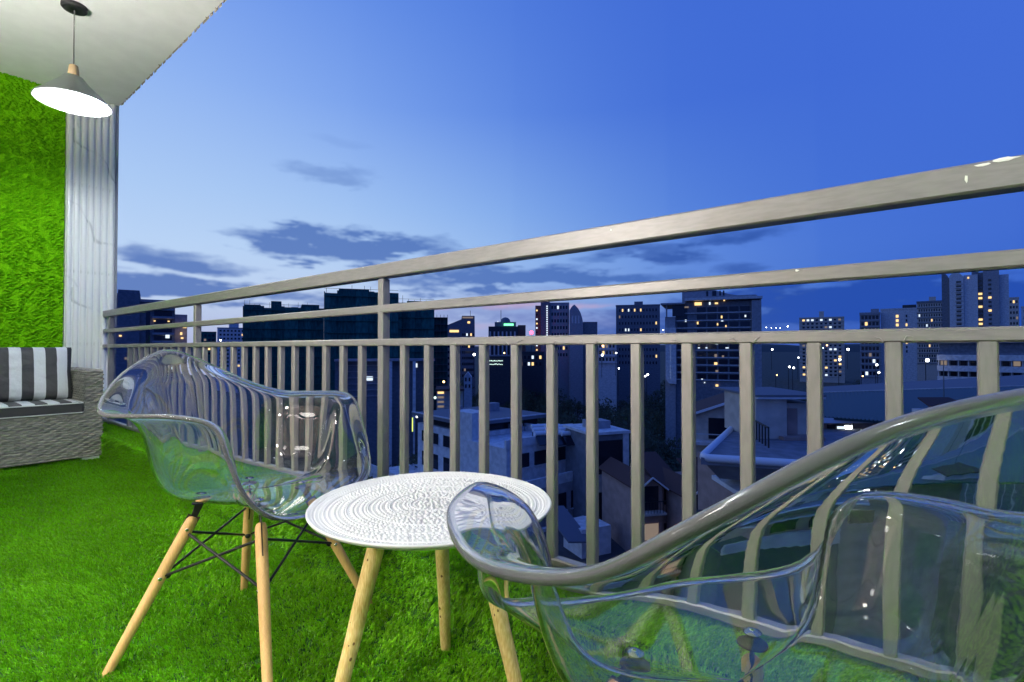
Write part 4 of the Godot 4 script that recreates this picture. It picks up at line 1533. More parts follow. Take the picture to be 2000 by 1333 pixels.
func skyline_middle() -> void:
	# sloping roof with an antenna
	var d := 260.0
	var b := plot("office_building", "office building with a slanted roof edge and a thin antenna, right of the scaffolding", 900, d)
	var X := func(x: float) -> float: return (x - 900.0) / FOC * d
	var Y := func(y: float) -> float: return height(y, d)
	prism(b, "wall", "city slate", PackedVector2Array([Vector2(X.call(872), GROUND), Vector2(X.call(929), GROUND), Vector2(X.call(927), Y.call(617)), Vector2(X.call(902), Y.call(617)), Vector2(X.call(901), Y.call(624)), Vector2(X.call(872), Y.call(636))]), -25, 0)
	boxes(b, [["antenna", X.call(918.4), X.call(919.2), Y.call(617), Y.call(606), -3, -2.8, "iron"], ["lit_window", X.call(878), X.call(896), Y.call(649.5), Y.call(645), -0.5, 0.15, "window warm"], ["lit_window", X.call(913), X.call(918), Y.call(632), Y.call(628), -0.5, 0.15, "window warm"], ["lit_window", X.call(903), X.call(924), Y.call(622), Y.call(619), -0.5, 0.15, "window dim"]])
	var r := RandomNumberGenerator.new()
	r.seed = 21
	windows(b, Vector3(X.call(902), Y.call(740), 0), Vector3.RIGHT, Vector3(0, 0, 1), 6, 8, Vector2((X.call(926) - X.call(902)) / 6.0, 3.0), Vector2(0.8, 1.3), 0.06, r)
	windows(b, Vector3(X.call(874), Y.call(740), 0), Vector3.RIGHT, Vector3(0, 0, 1), 6, 7, Vector2((X.call(900) - X.call(874)) / 6.0, 3.0), Vector2(0.8, 1.3), 0.06, r)
	# domed building with a spire and a green sign
	d = 300.0
	b = plot("domed_building", "dark domed building with a spire and a green lit sign", 988, d)
	X = func(x: float) -> float: return (x - 988.0) / FOC * 300.0
	Y = func(y: float) -> float: return height(y, 300.0)
	boxes(b, [["wall", X.call(954), X.call(1012), GROUND, Y.call(638), -25, 0, "city dark"], ["wing", X.call(1012.2), X.call(1027), GROUND, Y.call(635), -22, -2, "city brick"], ["attic", X.call(966), X.call(1008), Y.call(637.8), Y.call(629), -20, -2, "city slate"],
		["spire", X.call(977.6), X.call(978.6), Y.call(629), Y.call(604), -10, -9.7, "iron"], ["sign_light", X.call(984), X.call(1003), Y.call(636.5), Y.call(632.5), 0.1, 0.4, "sign light green"], ["beacon_light", X.call(971.5), X.call(973), Y.call(629), Y.call(627), -2.5, -2, "window cool"]])
	var st := st_new()
	lathe(st, [[0.0, Y.call(618)], [1.6, Y.call(619.5)], [2.7, Y.call(623)], [3.2, Y.call(629)]], 20, Vector3(X.call(987), 0, -9))
	part("dome", st.commit(), M["city slate"], b)
	st = st_new()
	for k in 7:
		bx("pilaster", Vector3(X.call(956 + k * 8), GROUND, 0.0), Vector3(X.call(959 + k * 8), Y.call(648), 0.6), M["city pale"], b)
	# shop front with two rows of bright lettering, too far off to read
	b = plot("shop_building", "low dark shop with two rows of pale green lit lettering, below the domed building", 965, 210)
	X = func(x: float) -> float: return (x - 965.0) / FOC * 210.0
	Y = func(y: float) -> float: return height(y, 210.0)
	boxes(b, [["wall", X.call(935), X.call(1000), GROUND, Y.call(697), -14, 0, "city dark"], ["roof_parapet", X.call(934), X.call(1001), Y.call(696.9), Y.call(694.5), -14.2, 0.2, "city slate"]])
	r.seed = 33
	for row in 2:
		var x := 947.0 + row * 3.0
		while x < 980.0:
			var l := r.randf_range(1.0, 3.2)
			var h := r.randf_range(1.2, 3.4)
			var y := 705.5 + row * 6.5
			part("sign_letter_light", unit_box, M["sign light mint"], b, Vector3(X.call(x + l / 2), Y.call(y - h / 2 + 1.0), 0.2), Basis(Vector3(0, 0, 1), r.randf_range(-0.35, 0.35)) * Basis.from_scale(Vector3(l * 0.19, 0.16 + 0.06 * h, 0.1)))
			x += l + 0.5
	# tower with lit stair strips, and its neighbour with a sail shaped gable
	d = 240.0
	b = plot("apartment_tower", "apartment tower with bright vertical strips of stair lights", 1078, d)
	X = func(x: float) -> float: return (x - 1078.0) / FOC * 240.0
	Y = func(y: float) -> float: return height(y, 240.0)
	boxes(b, [["wall", X.call(1045.5), X.call(1056), GROUND, Y.call(597), -20, 0, "city brick"], ["stair_shaft", X.call(1056.2), X.call(1074), GROUND, Y.call(587), -20, 0.6, "city slate"], ["wall", X.call(1074.2), X.call(1112), GROUND, Y.call(591), -20, -0.6, "city grey"]])
	for k in 22:
		bx("stair_window", Vector3(X.call(1067.4), Y.call(600 + k * 4.3), 0.55), Vector3(X.call(1069.8), Y.call(597.4 + k * 4.3), 0.75), M["window cool"], b)
		if k % 2 == 0:
			bx("window", Vector3(X.call(1047), Y.call(608 + k * 4.3), -0.1), Vector3(X.call(1050), Y.call(605 + k * 4.3), 0.12), M["window warm" if k % 6 == 0 else "window cool" if k % 4 == 0 else "window glass"], b)
	r.seed = 3
	windows(b, Vector3(X.call(1076), Y.call(700), -0.6), Vector3.RIGHT, Vector3(0, 0, 1), 6, 8, Vector2(1.35, 3.2), Vector2(0.75, 1.5), 0.04, r)
	b = plot("sail_topped_building", "building with a tall sail shaped pale gable, right of the tower with stair lights", 1125, 236)
	X = func(x: float) -> float: return (x - 1125.0) / FOC * 236.0
	Y = func(y: float) -> float: return height(y, 236.0)
	var sail := PackedVector2Array([Vector2(X.call(1112.5), GROUND), Vector2(X.call(1139), GROUND), Vector2(X.call(1139), Y.call(632))])
	for e in [[1137.5, 622], [1134, 611], [1129, 602], [1122, 595], [1117, 599], [1112.5, 606]]:
		sail.append(Vector2(X.call(e[0]), Y.call(e[1])))
	prism(b, "wall", "city grey", sail, -18, 0)
	for k in 3:
		bx("window", Vector3(X.call(1117 + k * 6), Y.call(632), -0.1), Vector3(X.call(1120 + k * 6), Y.call(617), 0.12), M["city pale"], b)
	bx("low_wing", Vector3(X.call(1139.3), GROUND, -16), Vector3(X.call(1167), Y.call(629), -1), M["city slate"], b)
	block("office_block", "grey office block with regular rows of small windows, left of the plaza building", 1203, 1289, 598, 255, 24, "city slate", 13, 0.16, {"plant": [0.42, 0.62, 2.0], "wh": 0.4, "ww": 0.42, "seen": 720.0, "floor": 3.3})
	block("apartment_block", "mid rise apartments with scattered lit windows below the grey office block", 1160, 1204, 668, 200, 16, "city pale", 6, 0.30, {"seen": 720.0, "floor": 2.6, "bands": true})
	block("low_building", "low dark building with a row of lit windows, right of the lettered shop", 1004, 1062, 690, 230, 16, "city dark", 7, 0.35, {"seen": 720.0, "floor": 3.0})
	# small pale gabled church-like front among the trees
	b = plot("gabled_house", "small pale gabled house among the trees below the antenna building", 914, 150)
	X = func(x: float) -> float: return (x - 914.0) / FOC * 150.0
	Y = func(y: float) -> float: return height(y, 150.0)
	prism(b, "wall", "city pale", PackedVector2Array([Vector2(X.call(906), GROUND), Vector2(X.call(922), GROUND), Vector2(X.call(922), Y.call(738)), Vector2(X.call(914), Y.call(728)), Vector2(X.call(906), Y.call(738))]), -9, 0)
	for e in [[910, 741], [917, 741], [910, 754], [917, 754]]:
		bx("window", Vector3(X.call(e[0] - 1.6), Y.call(e[1] + 4), -0.1), Vector3(X.call(e[0] + 1.6), Y.call(e[1] - 3), 0.1), M["window glass"], b)
	b = plot("lit_house", "low house with warmly lit balconies beside the netted wing", 864, 105)
	X = func(x: float) -> float: return (x - 864.0) / FOC * 105.0
	Y = func(y: float) -> float: return height(y, 105.0)
	boxes(b, [["wall", X.call(853), X.call(905), GROUND, Y.call(764), -9, -0.8, "city cream"], ["roof", X.call(851), X.call(907), Y.call(763.8), Y.call(760.5), -9.4, 0.3, "roof brown"]])
	for k in 4:
		bx("balcony_slab", Vector3(X.call(853), Y.call(774 + k * 9), -0.8), Vector3(X.call(870), Y.call(770 + k * 9), 0.2), M["city cream"], b)
		bx("lit_window", Vector3(X.call(855), Y.call(770 + k * 9), -0.85), Vector3(X.call(867), Y.call(766 + k * 9), -0.74), M["window dim" if k else "window warm"], b)

func skyline_right() -> void:
	# the plaza office building
	var d := 130.0
	var b := plot("plaza_building", "large office building with a stepped roof, tall side pylons and vertical lettering", 1390, d)
	var X := func(x: float) -> float: return (x - 1390.0) / FOC * 130.0
	var Y := func(y: float) -> float: return height(y, 130.0)
	boxes(b, [["wall", X.call(1318.3), X.call(1466), GROUND, Y.call(590), -20, 0, "city slate"], ["left_wing", X.call(1297), X.call(1318), GROUND, Y.call(618), -16, 0.9, "city grey"], ["right_pylon", X.call(1466.3), X.call(1484), Y.call(768), Y.call(590), -16, 1.2, "city grey"],
		["canopy", X.call(1289), X.call(1338), Y.call(594), Y.call(591), -14, 2.5, "city grey"], ["canopy_post", X.call(1299), X.call(1302), Y.call(618), Y.call(594), 1.0, 1.4, "city grey"], ["corner_glazing", X.call(1312), X.call(1337), Y.call(617), Y.call(595), 0.1, 0.7, "window glass"],
		["cornice", X.call(1337.5), X.call(1486), Y.call(587), Y.call(582.5), -20.3, 1.6, "city pale"], ["attic", X.call(1340), X.call(1482), Y.call(590), Y.call(583), -18, -0.6, "city slate"]])
	prism(b, "roof_crown", "city grey", PackedVector2Array([Vector2(X.call(1331), Y.call(590)), Vector2(X.call(1484), Y.call(583)), Vector2(X.call(1476), Y.call(577)), Vector2(X.call(1440), Y.call(577)), Vector2(X.call(1424), Y.call(574)), Vector2(X.call(1402), Y.call(567)), Vector2(X.call(1388), Y.call(563)), Vector2(X.call(1331), Y.call(563))]), -16, -2)
	for e in [[1380, 1384], [1392, 1400], [1406, 1409], [1413, 1416]]:
		bx("roof_shade_sheet", Vector3(X.call(e[0]), Y.call(577), -2.2), Vector3(X.call(e[1]), Y.call(567), -1.9), M["window glass"], b)  # flat dark sheets drawn as the shade in the roof openings
	# blue sign pylon with rounded foot
	var foot := PackedVector2Array([Vector2(X.call(1299), Y.call(738)), Vector2(X.call(1301), Y.call(745)), Vector2(X.call(1306), Y.call(750)), Vector2(X.call(1320), Y.call(751)), Vector2(X.call(1320), Y.call(640)), Vector2(X.call(1299), Y.call(640))])
	prism(b, "sign_pylon", "city pale", foot, 1.0, 2.4)
	var y := 677.0
	for ch in "ADLIFE PLAZA":
		if ch != " ":
			var tm := TextMesh.new()
			tm.text = ch
			tm.font_size = 64
			tm.pixel_size = 0.0085
			tm.depth = 0.05
			tm.curve_step = 8.0
			var f := SystemFont.new()
			f.font_names = PackedStringArray(["Droid Sans"])
			tm.font = f
			part("sign_letter", tm, M["sign light pale"], b, Vector3(X.call(1309), Y.call(y), 2.44))
		y += 5.6
	# ribbon windows, some lit
	var r := RandomNumberGenerator.new()
	r.seed = 77
	for j in 10:
		var y0 := 600.0 + j * 14.6
		for i in 5:
			var x0 := 1360.0 + i * 21.0
			bx("window", Vector3(X.call(x0 + 1.5), Y.call(y0 + 9), -0.05), Vector3(X.call(x0 + 19), Y.call(y0), 0.15), M["window glass"], b)
		bx("window", Vector3(X.call(1322), Y.call(y0 + 9), -0.05), Vector3(X.call(1342), Y.call(y0), 0.15), M["window glass"], b)
		bx("floor_band", Vector3(X.call(1318.3), Y.call(y0 + 12.2), 0.002), Vector3(X.call(1466), Y.call(y0 + 10.6), 0.35), M["city pale"], b)
	for e in [[1364, 593, 14, 6, "window warm"], [1387, 593, 3, 5, "window cool"], [1400, 593, 6, 3, "window warm"], [1415, 588, 3, 2, "window warm"], [1341, 599, 8, 3, "window dim"], [1410, 620, 3, 5, "window warm"], [1411, 627, 4, 3, "window cool"], [1363, 631, 3, 5, "window warm"], [1402, 634, 2.5, 4, "window warm"], [1418, 638, 2.5, 4, "window warm"], [1455, 619, 3, 4, "window cool"], [1339, 626, 3, 4, "window cool"],
			[1398, 695, 5, 6, "window dim"], [1398, 711, 6, 6, "window warm"], [1400, 725, 5, 4, "window dim"], [1400, 753, 5, 4, "window warm"], [1412, 697, 4, 5, "window dim"], [1371, 742, 3, 3, "window cool"], [1376, 748, 2, 2, "window cool"], [1365, 680, 4, 2, "window cool"], [1380, 680, 4, 2, "window cool"], [1400, 672, 5, 2, "window cool"], [1420, 680, 6, 2, "window cool"]]:
		bx("lit_window", Vector3(X.call(e[0] - e[2] / 2.0), Y.call(e[1] + e[3] / 2.0), -0.04), Vector3(X.call(e[0] + e[2] / 2.0), Y.call(e[1] - e[3] / 2.0), 0.22), M[e[4]], b)
	block("apartment_block", "long low block alone on the horizon right of the plaza building", 1561, 1649, 621, 500, 30, "city cream", 9, 0.28, {"bands": true, "plant": [0.45, 0.56, 6.0], "seen": 740.0, "floor": 3.6})
	block("apartment_block", "blue grey slab with a dark window front, left part of the pale pair of blocks", 1680, 1720, 613, 262, 22, "city grey", 5, 0.06, {"seen": 740.0, "wh": 0.55, "ww": 0.7, "bands": true, "plant": [0.55, 0.95, 2.0]})
	var w := block("apartment_block", "pale smooth slab with one column of lit stair windows", 1720.5, 1791, 605, 258, 22, "city pale", 0, 0.0, {"plant": [0.62, 1.0, 1.8], "plant_mat": "city dark"})
	for k in 9:
		for e in [[1751, 1756], [1770, 1773]]:
			var yy := height(617 + k * 8.6, 258)
			var xx: float = (e[0] - 1755.75) / FOC * 258.0
			bx("window", Vector3(xx, yy - 0.9, -0.1), Vector3(xx + (e[1] - e[0]) / FOC * 258.0, yy + 0.4, 0.14), M["window warm" if (k in [0, 1, 2, 4, 7] and e[0] == 1751) or (k == 2 or k == 6) and e[0] == 1770 else "window glass"], w)
	block("apartment_block", "beige block with many even windows left of the tall gabled tower", 1791.5, 1846, 590, 330, 25, "city cream", 10, 0.03, {"bands": true, "seen": 720.0, "ww": 0.5, "floor": 3.3, "trim": "city slate", "plant": [0.45, 0.7, 3.0]})
	# tall towers at the right
	d = 230.0
	b = plot("apartment_tower", "tall pale tower with a pointed gable top at the far right", 1905, d)
	X = func(x: float) -> float: return (x - 1905.0) / FOC * 230.0
	Y = func(y2: float) -> float: return height(y2, 230.0)
	prism(b, "side_wall", "city slate", PackedVector2Array([Vector2(X.call(1839), GROUND), Vector2(X.call(1855), GROUND), Vector2(X.call(1855), Y.call(540)), Vector2(X.call(1849), Y.call(532)), Vector2(X.call(1839), Y.call(527))]), -20, -1.0)
	prism(b, "gabled_wall", "city pale", PackedVector2Array([Vector2(X.call(1855.2), GROUND), Vector2(X.call(1884), GROUND), Vector2(X.call(1884), Y.call(538)), Vector2(X.call(1868), Y.call(526)), Vector2(X.call(1855.2), Y.call(536))]), -20, 0)
	boxes(b, [["wall", X.call(1884.3), X.call(1912), GROUND, Y.call(536), -20, -0.8, "city pale"], ["recess", X.call(1912.2), X.call(1922), GROUND, Y.call(532), -20, -2.0, "city slate"], ["wall", X.call(1922.2), X.call(1953), GROUND, Y.call(531), -20, -0.8, "city grey"], ["wall", X.call(1953.3), X.call(1971), GROUND, Y.call(539), -18, -2.5, "city pale"],
		["roof_room", X.call(1900), X.call(1914), Y.call(536), Y.call(528), -14, -4, "city slate"], ["roof_room", X.call(1926), X.call(1940), Y.call(531), Y.call(526), -14, -4, "city slate"], ["roof_light", X.call(1892), X.call(1895), Y.call(543), Y.call(540), -0.8, -0.6, "window warm"]])
	for k in 17:
		var yy := 547.0 + k * 8.4
		bx("window", Vector3(X.call(1869), Y.call(yy + 4), -0.1), Vector3(X.call(1879), Y.call(yy), 0.14), M["window glass"], b)
		bx("balcony_slab", Vector3(X.call(1867), Y.call(yy + 5.6), 0.0), Vector3(X.call(1881), Y.call(yy + 4.2), 0.8), M["city white"], b)
		bx("window", Vector3(X.call(1913), Y.call(yy + 4), -2.1), Vector3(X.call(1920.5), Y.call(yy), -1.86), M["window warm" if k in [3, 4, 6, 9, 10, 14] else "window glass"], b)
		bx("window", Vector3(X.call(1932), Y.call(yy + 4), -0.9), Vector3(X.call(1938), Y.call(yy), -0.66), M["window warm" if k in [4, 7] else "window glass"], b)
	block("apartment_block", "slim beige tower at the right edge behind the tall gabled tower", 1972, 1992, 583, 300, 20, "city cream", 3, 0.1, {"seen": 720.0})
	block("apartment_block", "pale tower only just in view past the right edge", 1996, 2050, 600, 260, 20, "city pale", 5, 0.05, {"seen": 720.0})
	# white banded terrace building
	d = 105.0
	b = plot("white_terrace_building", "long white building with banded balconies and slim pillars at the lower right", 1930, d)
	X = func(x: float) -> float: return (x - 1930.0) / FOC * 105.0
	Y = func(y2: float) -> float: return height(y2, 105.0)
	boxes(b, [["wall", X.call(1826), X.call(2090), GROUND, Y.call(690), -12, -1.6, "city slate"], ["upper_storey", X.call(1828), X.call(2080), Y.call(690), Y.call(670), -12, -4, "city slate"], ["upper_roof", X.call(1822), X.call(2085), Y.call(670), Y.call(667.5), -12.5, -3, "city grey"]])
	for k in 5:
		bx("balcony_band", Vector3(X.call(1825), Y.call(705 + k * 22), -1.6), Vector3(X.call(2092), Y.call(694 + k * 22), 0.2), M["city white"], b)
		for i in 12:
			bx("window", Vector3(X.call(1832 + i * 21), Y.call(715 + k * 22), -1.65), Vector3(X.call(1845 + i * 21), Y.call(706 + k * 22), -1.5), M["window dim" if (i + k * 3) % 7 == 0 else "window glass"], b)
	for i in 13:
		bx("pillar", Vector3(X.call(1827 + i * 21), GROUND, -0.5), Vector3(X.call(1829 + i * 21), Y.call(694), -0.2), M["city white"], b)

func near_houses() -> void:
	# white house with a flat overhanging roof, seen on its corner
	var r := RandomNumberGenerator.new()
	r.seed = 51
	var b := plot("white_house", "white house with a large flat overhanging grey roof, seen through the middle bars", 917, 52, 40.0)
	var top := -6.75
	boxes(b, [["wall", 0.0, 10.4, GROUND, top - 1.1, -10.5, 0.0, "city white"], ["clerestory", 0.5, 9.9, top - 1.1, top - 0.25, -10.0, -0.5, "window glass"], ["roof", -0.5, 10.9, top - 0.25, top + 0.1, -11.0, 0.5, "roof grey"],
		["ground_terrace", -3.5, 10.4, GROUND, top - 7.2, -16.0, 4.2, "city pale"], ["terrace_wall", -3.7, -3.5, top - 7.2, top - 6.3, -16.0, 4.2, "city white"],
		["lower_storey", 10.6, 14.0, GROUND, top - 3.0, -9.0, -1.0, "city pale"]])
	windows(b, Vector3(0.6, top - 5.4, 0.0), Vector3.RIGHT, Vector3(0, 0, 1), 4, 1, Vector2(2.4, 3.0), Vector2(1.5, 1.9), 0.0, r, true)
	windows(b, Vector3(0, top - 3.4, -0.8), Vector3(0, 0, -1), Vector3(-1, 0, 0), 4, 1, Vector2(2.3, 1.9), Vector2(1.2, 1.2), 0.0, r, true)
	windows(b, Vector3(0, top - 6.2, -0.8), Vector3(0, 0, -1), Vector3(-1, 0, 0), 4, 1, Vector2(2.3, 2.4), Vector2(1.1, 1.6), 0.0, r, true)
	for e in [[2.9, top - 6.6, 0.0], [5.6, top - 6.4, 0.0], [9.3, top - 2.2, 0.0]]:
		bx("air_conditioner", Vector3(e[0], e[1], 0.02), Vector3(e[0] + 0.85, e[1] + 0.6, 0.4), M["fascia white"], b)
	for e in [[1.2, -3.0, 1.4, 0.5], [6.5, -7.0, 2.2, 0.9], [3.5, -8.6, 0.9, 0.7]]:
		bx("roof_vent", Vector3(e[0], top + 0.1, e[1]), Vector3(e[0] + e[2], top + 0.1 + e[3], e[1] + 1.0), M["city grey"], b)
	for e in [0.15, 7.4]:
		bx("drain_pipe", Vector3(e, GROUND, 0.01), Vector3(e + 0.12, top - 1.1, 0.13), M["city grey"], b)
	bx("roof_edge", Vector3(-0.55, top + 0.103, 0.35), Vector3(10.95, top + 0.22, 0.55), M["city pale"], b)
	bx("roof_edge", Vector3(-0.55, top + 0.103, -11.0), Vector3(-0.35, top + 0.22, 0.347), M["city pale"], b)
	# its neighbour with a roof terrace of solar heaters
	b = plot("terraced_apartments", "white apartments with solar water heaters on the roof terrace, right of the flat roofed house", 1075, 50, 40.0)
	top = -8.3
	boxes(b, [["wall", -5.6, 3.0, GROUND, top, -9.0, 0.0, "city white"], ["parapet", -5.7, 3.1, top + 0.003, top + 0.8, -0.15, 0.1, "city white"], ["parapet", 2.9, 3.1, top + 0.003, top + 0.8, -9.0, -0.16, "city white"], ["stair_room", -5.5, -3.4, top, top + 2.7, -8.9, -5.5, "city white"],
		["lower_storey", -5.6, 5.2, GROUND, top - 3.4, -9.0, 2.4, "city grey"], ["balcony_parapet", -5.6, 5.3, top - 3.4, top - 2.5, 2.2, 2.45, "city white"], ["base_storey", -5.6, 6.0, GROUND, top - 6.8, -9.0, 4.6, "city slate"], ["balcony_parapet", -5.6, 6.1, top - 6.8, top - 6.0, 4.4, 4.65, "city pale"],
		["lit_window", 2.9, 3.6, top - 9.6, top - 8.2, 4.55, 4.7, "window warm"], ["lit_window", 3.9, 4.4, top - 9.6, top - 8.2, 4.55, 4.7, "window dim"]])
	windows(b, Vector3(-5.2, top - 2.4, 0.0), Vector3.RIGHT, Vector3(0, 0, 1), 3, 1, Vector2(2.7, 2.2), Vector2(2.0, 1.3), 0.0, r, true)
	windows(b, Vector3(-5.2, top - 6.4, 2.4), Vector3.RIGHT, Vector3(0, 0, 1), 4, 1, Vector2(2.6, 2.6), Vector2(1.9, 1.6), 0.0, r, true)
	windows(b, Vector3(-5.2, top - 10.0, 4.6), Vector3.RIGHT, Vector3(0, 0, 1), 4, 1, Vector2(2.0, 2.6), Vector2(1.5, 1.6), 0.0, r, true)
	for e in [[-3.2, top - 5.9, 2.42], [0.6, top - 5.9, 2.42], [1.5, top - 9.4, 4.62]]:
		bx("air_conditioner", Vector3(e[0], e[1], e[2]), Vector3(e[0] + 0.85, e[1] + 0.6, e[2] + 0.36), M["fascia white"], b)
	bx("drain_pipe", Vector3(2.6, GROUND, 0.11), Vector3(2.72, top, 0.22), M["city grey"], b)
	bx("roof_hatch", Vector3(0.6, top + 0.01, -7.8), Vector3(2.0, top + 0.9, -6.4), M["city grey"], b)
	for k in 9:
		var p := spot(1052 + (k % 3) * 26 + (k / 3) * 4, 53.5 - (k / 3) * 2.2, top + 0.55)
		var h := thing("solar_heater", "white solar water heater tank on the roof of the terraced apartments", "water heater", p, deg_to_rad(-YAW + 20.0), "solar heaters on the terrace roof")
		part("tank", rod(Vector3(-0.85, 0.45, 0), Vector3(0.85, 0.45, 0), 0.24, 0.24, 14), M["fascia white"], h)
		sloped(h, "collector", "window glass", [Vector3(-0.8, -0.45, 1.1), Vector3(0.8, -0.45, 1.1), Vector3(0.8, 0.3, 0.15), Vector3(-0.8, 0.3, 0.15)], 0.06)
		for s in [-0.7, 0.7]:
			bx("stand_leg", Vector3(s - 0.03, -0.55, -0.05), Vector3(s + 0.03, 0.3, 0.03), M["iron"], h)
	# block with a cluttered roof; flat dark sheets stand for the loggia shade
	b = plot("small_tower_house", "narrow pale house with a loggia of dark shade sheets and a water tank on its roof", 1195, 46, 20.0)
	top = -6.9
	boxes(b, [["wall", -2.2, 1.6, GROUND, top, -5.0, 0.0, "city slate"], ["corner_pier", 1.1, 1.7, GROUND, top + 0.05, -5.1, 0.1, "city white"], ["roof", -2.4, 1.8, top + 0.06, top + 0.3, -5.2, 0.25, "city white"], ["loggia_shade_sheet", -1.9, 1.0, top - 3.4, top - 0.5, -0.1, 0.12, "window glass"], ["spandrel", -2.2, 1.1, top - 5.0, top - 3.5, 0.0, 0.2, "city cream"], ["loggia_shade_sheet", -1.9, 1.0, top - 8.2, top - 5.1, -0.1, 0.12, "window glass"], ["side_pier", 1.9, 3.1, GROUND, top - 6.6, -4.0, -0.5, "city cream"]])
	bx("water_tank", Vector3(-1.2, top + 0.3, -3.4), Vector3(0.8, top + 1.0, -1.6), M["city grey"], b)
	# lift housing with a tilted panel
	b = plot("roof_cabin", "pale roof cabin with a tilted panel low between the bars", 1160, 38, 25.0)
	boxes(b, [["wall", -1.1, 1.5, GROUND, height(1030, 38), -2.6, 0.0, "city pale"], ["lower_roof", -7.0, 5.0, GROUND, height(1085, 38), -6.0, 2.0, "city dark"]])
	sloped(b, "tilted_panel", "roof grey", [Vector3(-2.6, height(1040, 38), 0.6), Vector3(-0.6, height(1048, 38), 0.6), Vector3(-1.2, height(1000, 38), -2.4), Vector3(-3.2, height(994, 38), -2.4)], 0.12)
	# brick townhouses with white gables
	for k in 2:
		var px: float = [1268.0, 1368.0][k]
		var dd: float = [37.0, 35.0][k]
		b = plot("gabled_townhouse", ["brick townhouse with a white edged gable and balconies, nearer the middle of the railing", "brick townhouse with a white edged gable, half hidden by the curved terrace"][k], px, dd, 12.0, "row of gabled townhouses")
		var eave: float = height([952.0, 968.0][k], dd)
		var apex: float = height([932.0, 946.0][k], dd)
		prism(b, "wall", "city pink", PackedVector2Array([Vector2(-0.85, GROUND), Vector2(1.0, GROUND), Vector2(1.0, eave), Vector2(0.05, apex - 0.08), Vector2(-0.85, eave)]), -7, 0)
		bx("side_wall", Vector3(1.01, GROUND, -7), Vector3(2.9, eave - 0.1, -0.7), M["city pink"], b)
		sloped(b, "roof", "roof brown", [Vector3(-1.1, eave - 0.1, 0.35), Vector3(0.05, apex + 0.02, 0.35), Vector3(0.05, apex + 0.02, -7.2), Vector3(-1.1, eave - 0.1, -7.2)], 0.1)
		sloped(b, "roof", "roof brown", [Vector3(0.05, apex + 0.02, 0.35), Vector3(1.25, eave - 0.1, 0.35), Vector3(1.25, eave - 0.1, -7.2), Vector3(0.05, apex + 0.02, -7.2)], 0.1)
		sloped(b, "roof", "roof brown", [Vector3(1.0, eave - 0.05, -0.45), Vector3(3.1, eave - 0.05, -0.45), Vector3(3.1, eave + 1.5, -5.0), Vector3(1.0, eave + 1.5, -5.0)], 0.1)
		for s in [[Vector3(-1.14, eave - 0.13, 0.40), Vector3(0.05, apex + 0.06, 0.40)], [Vector3(0.05, apex + 0.06, 0.40), Vector3(1.29, eave - 0.13, 0.40)]]:
			var dirv: Vector3 = (s[1] - s[0])
			part("bargeboard", unit_box, M["fascia white"], b, (s[0] + s[1]) / 2.0, Basis(dirv, Vector3(0, 0, 1).cross(dirv).normalized() * 0.11, Vector3(0, 0, 0.05)))
		for f in 3:
			var yy := eave - 1.6 - f * 2.7
			bx("balcony_opening", Vector3(-0.55, yy, -0.1), Vector3(0.65, yy + 1.7, 0.06), M["window dim" if f == 1 and k == 0 else "window glass"], b)
			bx("balcony_slab", Vector3(-0.8, yy - 0.2, -0.05), Vector3(0.95, yy - 0.05, 0.75), M["city cream"], b)
			for q in 8:
				bx("baluster", Vector3(-0.74 + q * 0.235, yy - 0.05, 0.68), Vector3(-0.71 + q * 0.235, yy + 0.75, 0.71), M["iron"], b)
			bx("balcony_rail", Vector3(-0.78, yy + 0.75, 0.66), Vector3(0.93, yy + 0.80, 0.73), M["iron"], b)
			bx("window", Vector3(1.5, yy + 0.1, -0.75), Vector3(2.2, yy + 1.4, -0.64), M["window glass"], b)
			bx("window_frame", Vector3(1.83, yy + 0.1, -0.66), Vector3(1.87, yy + 1.4, -0.61), M["city cream"], b)

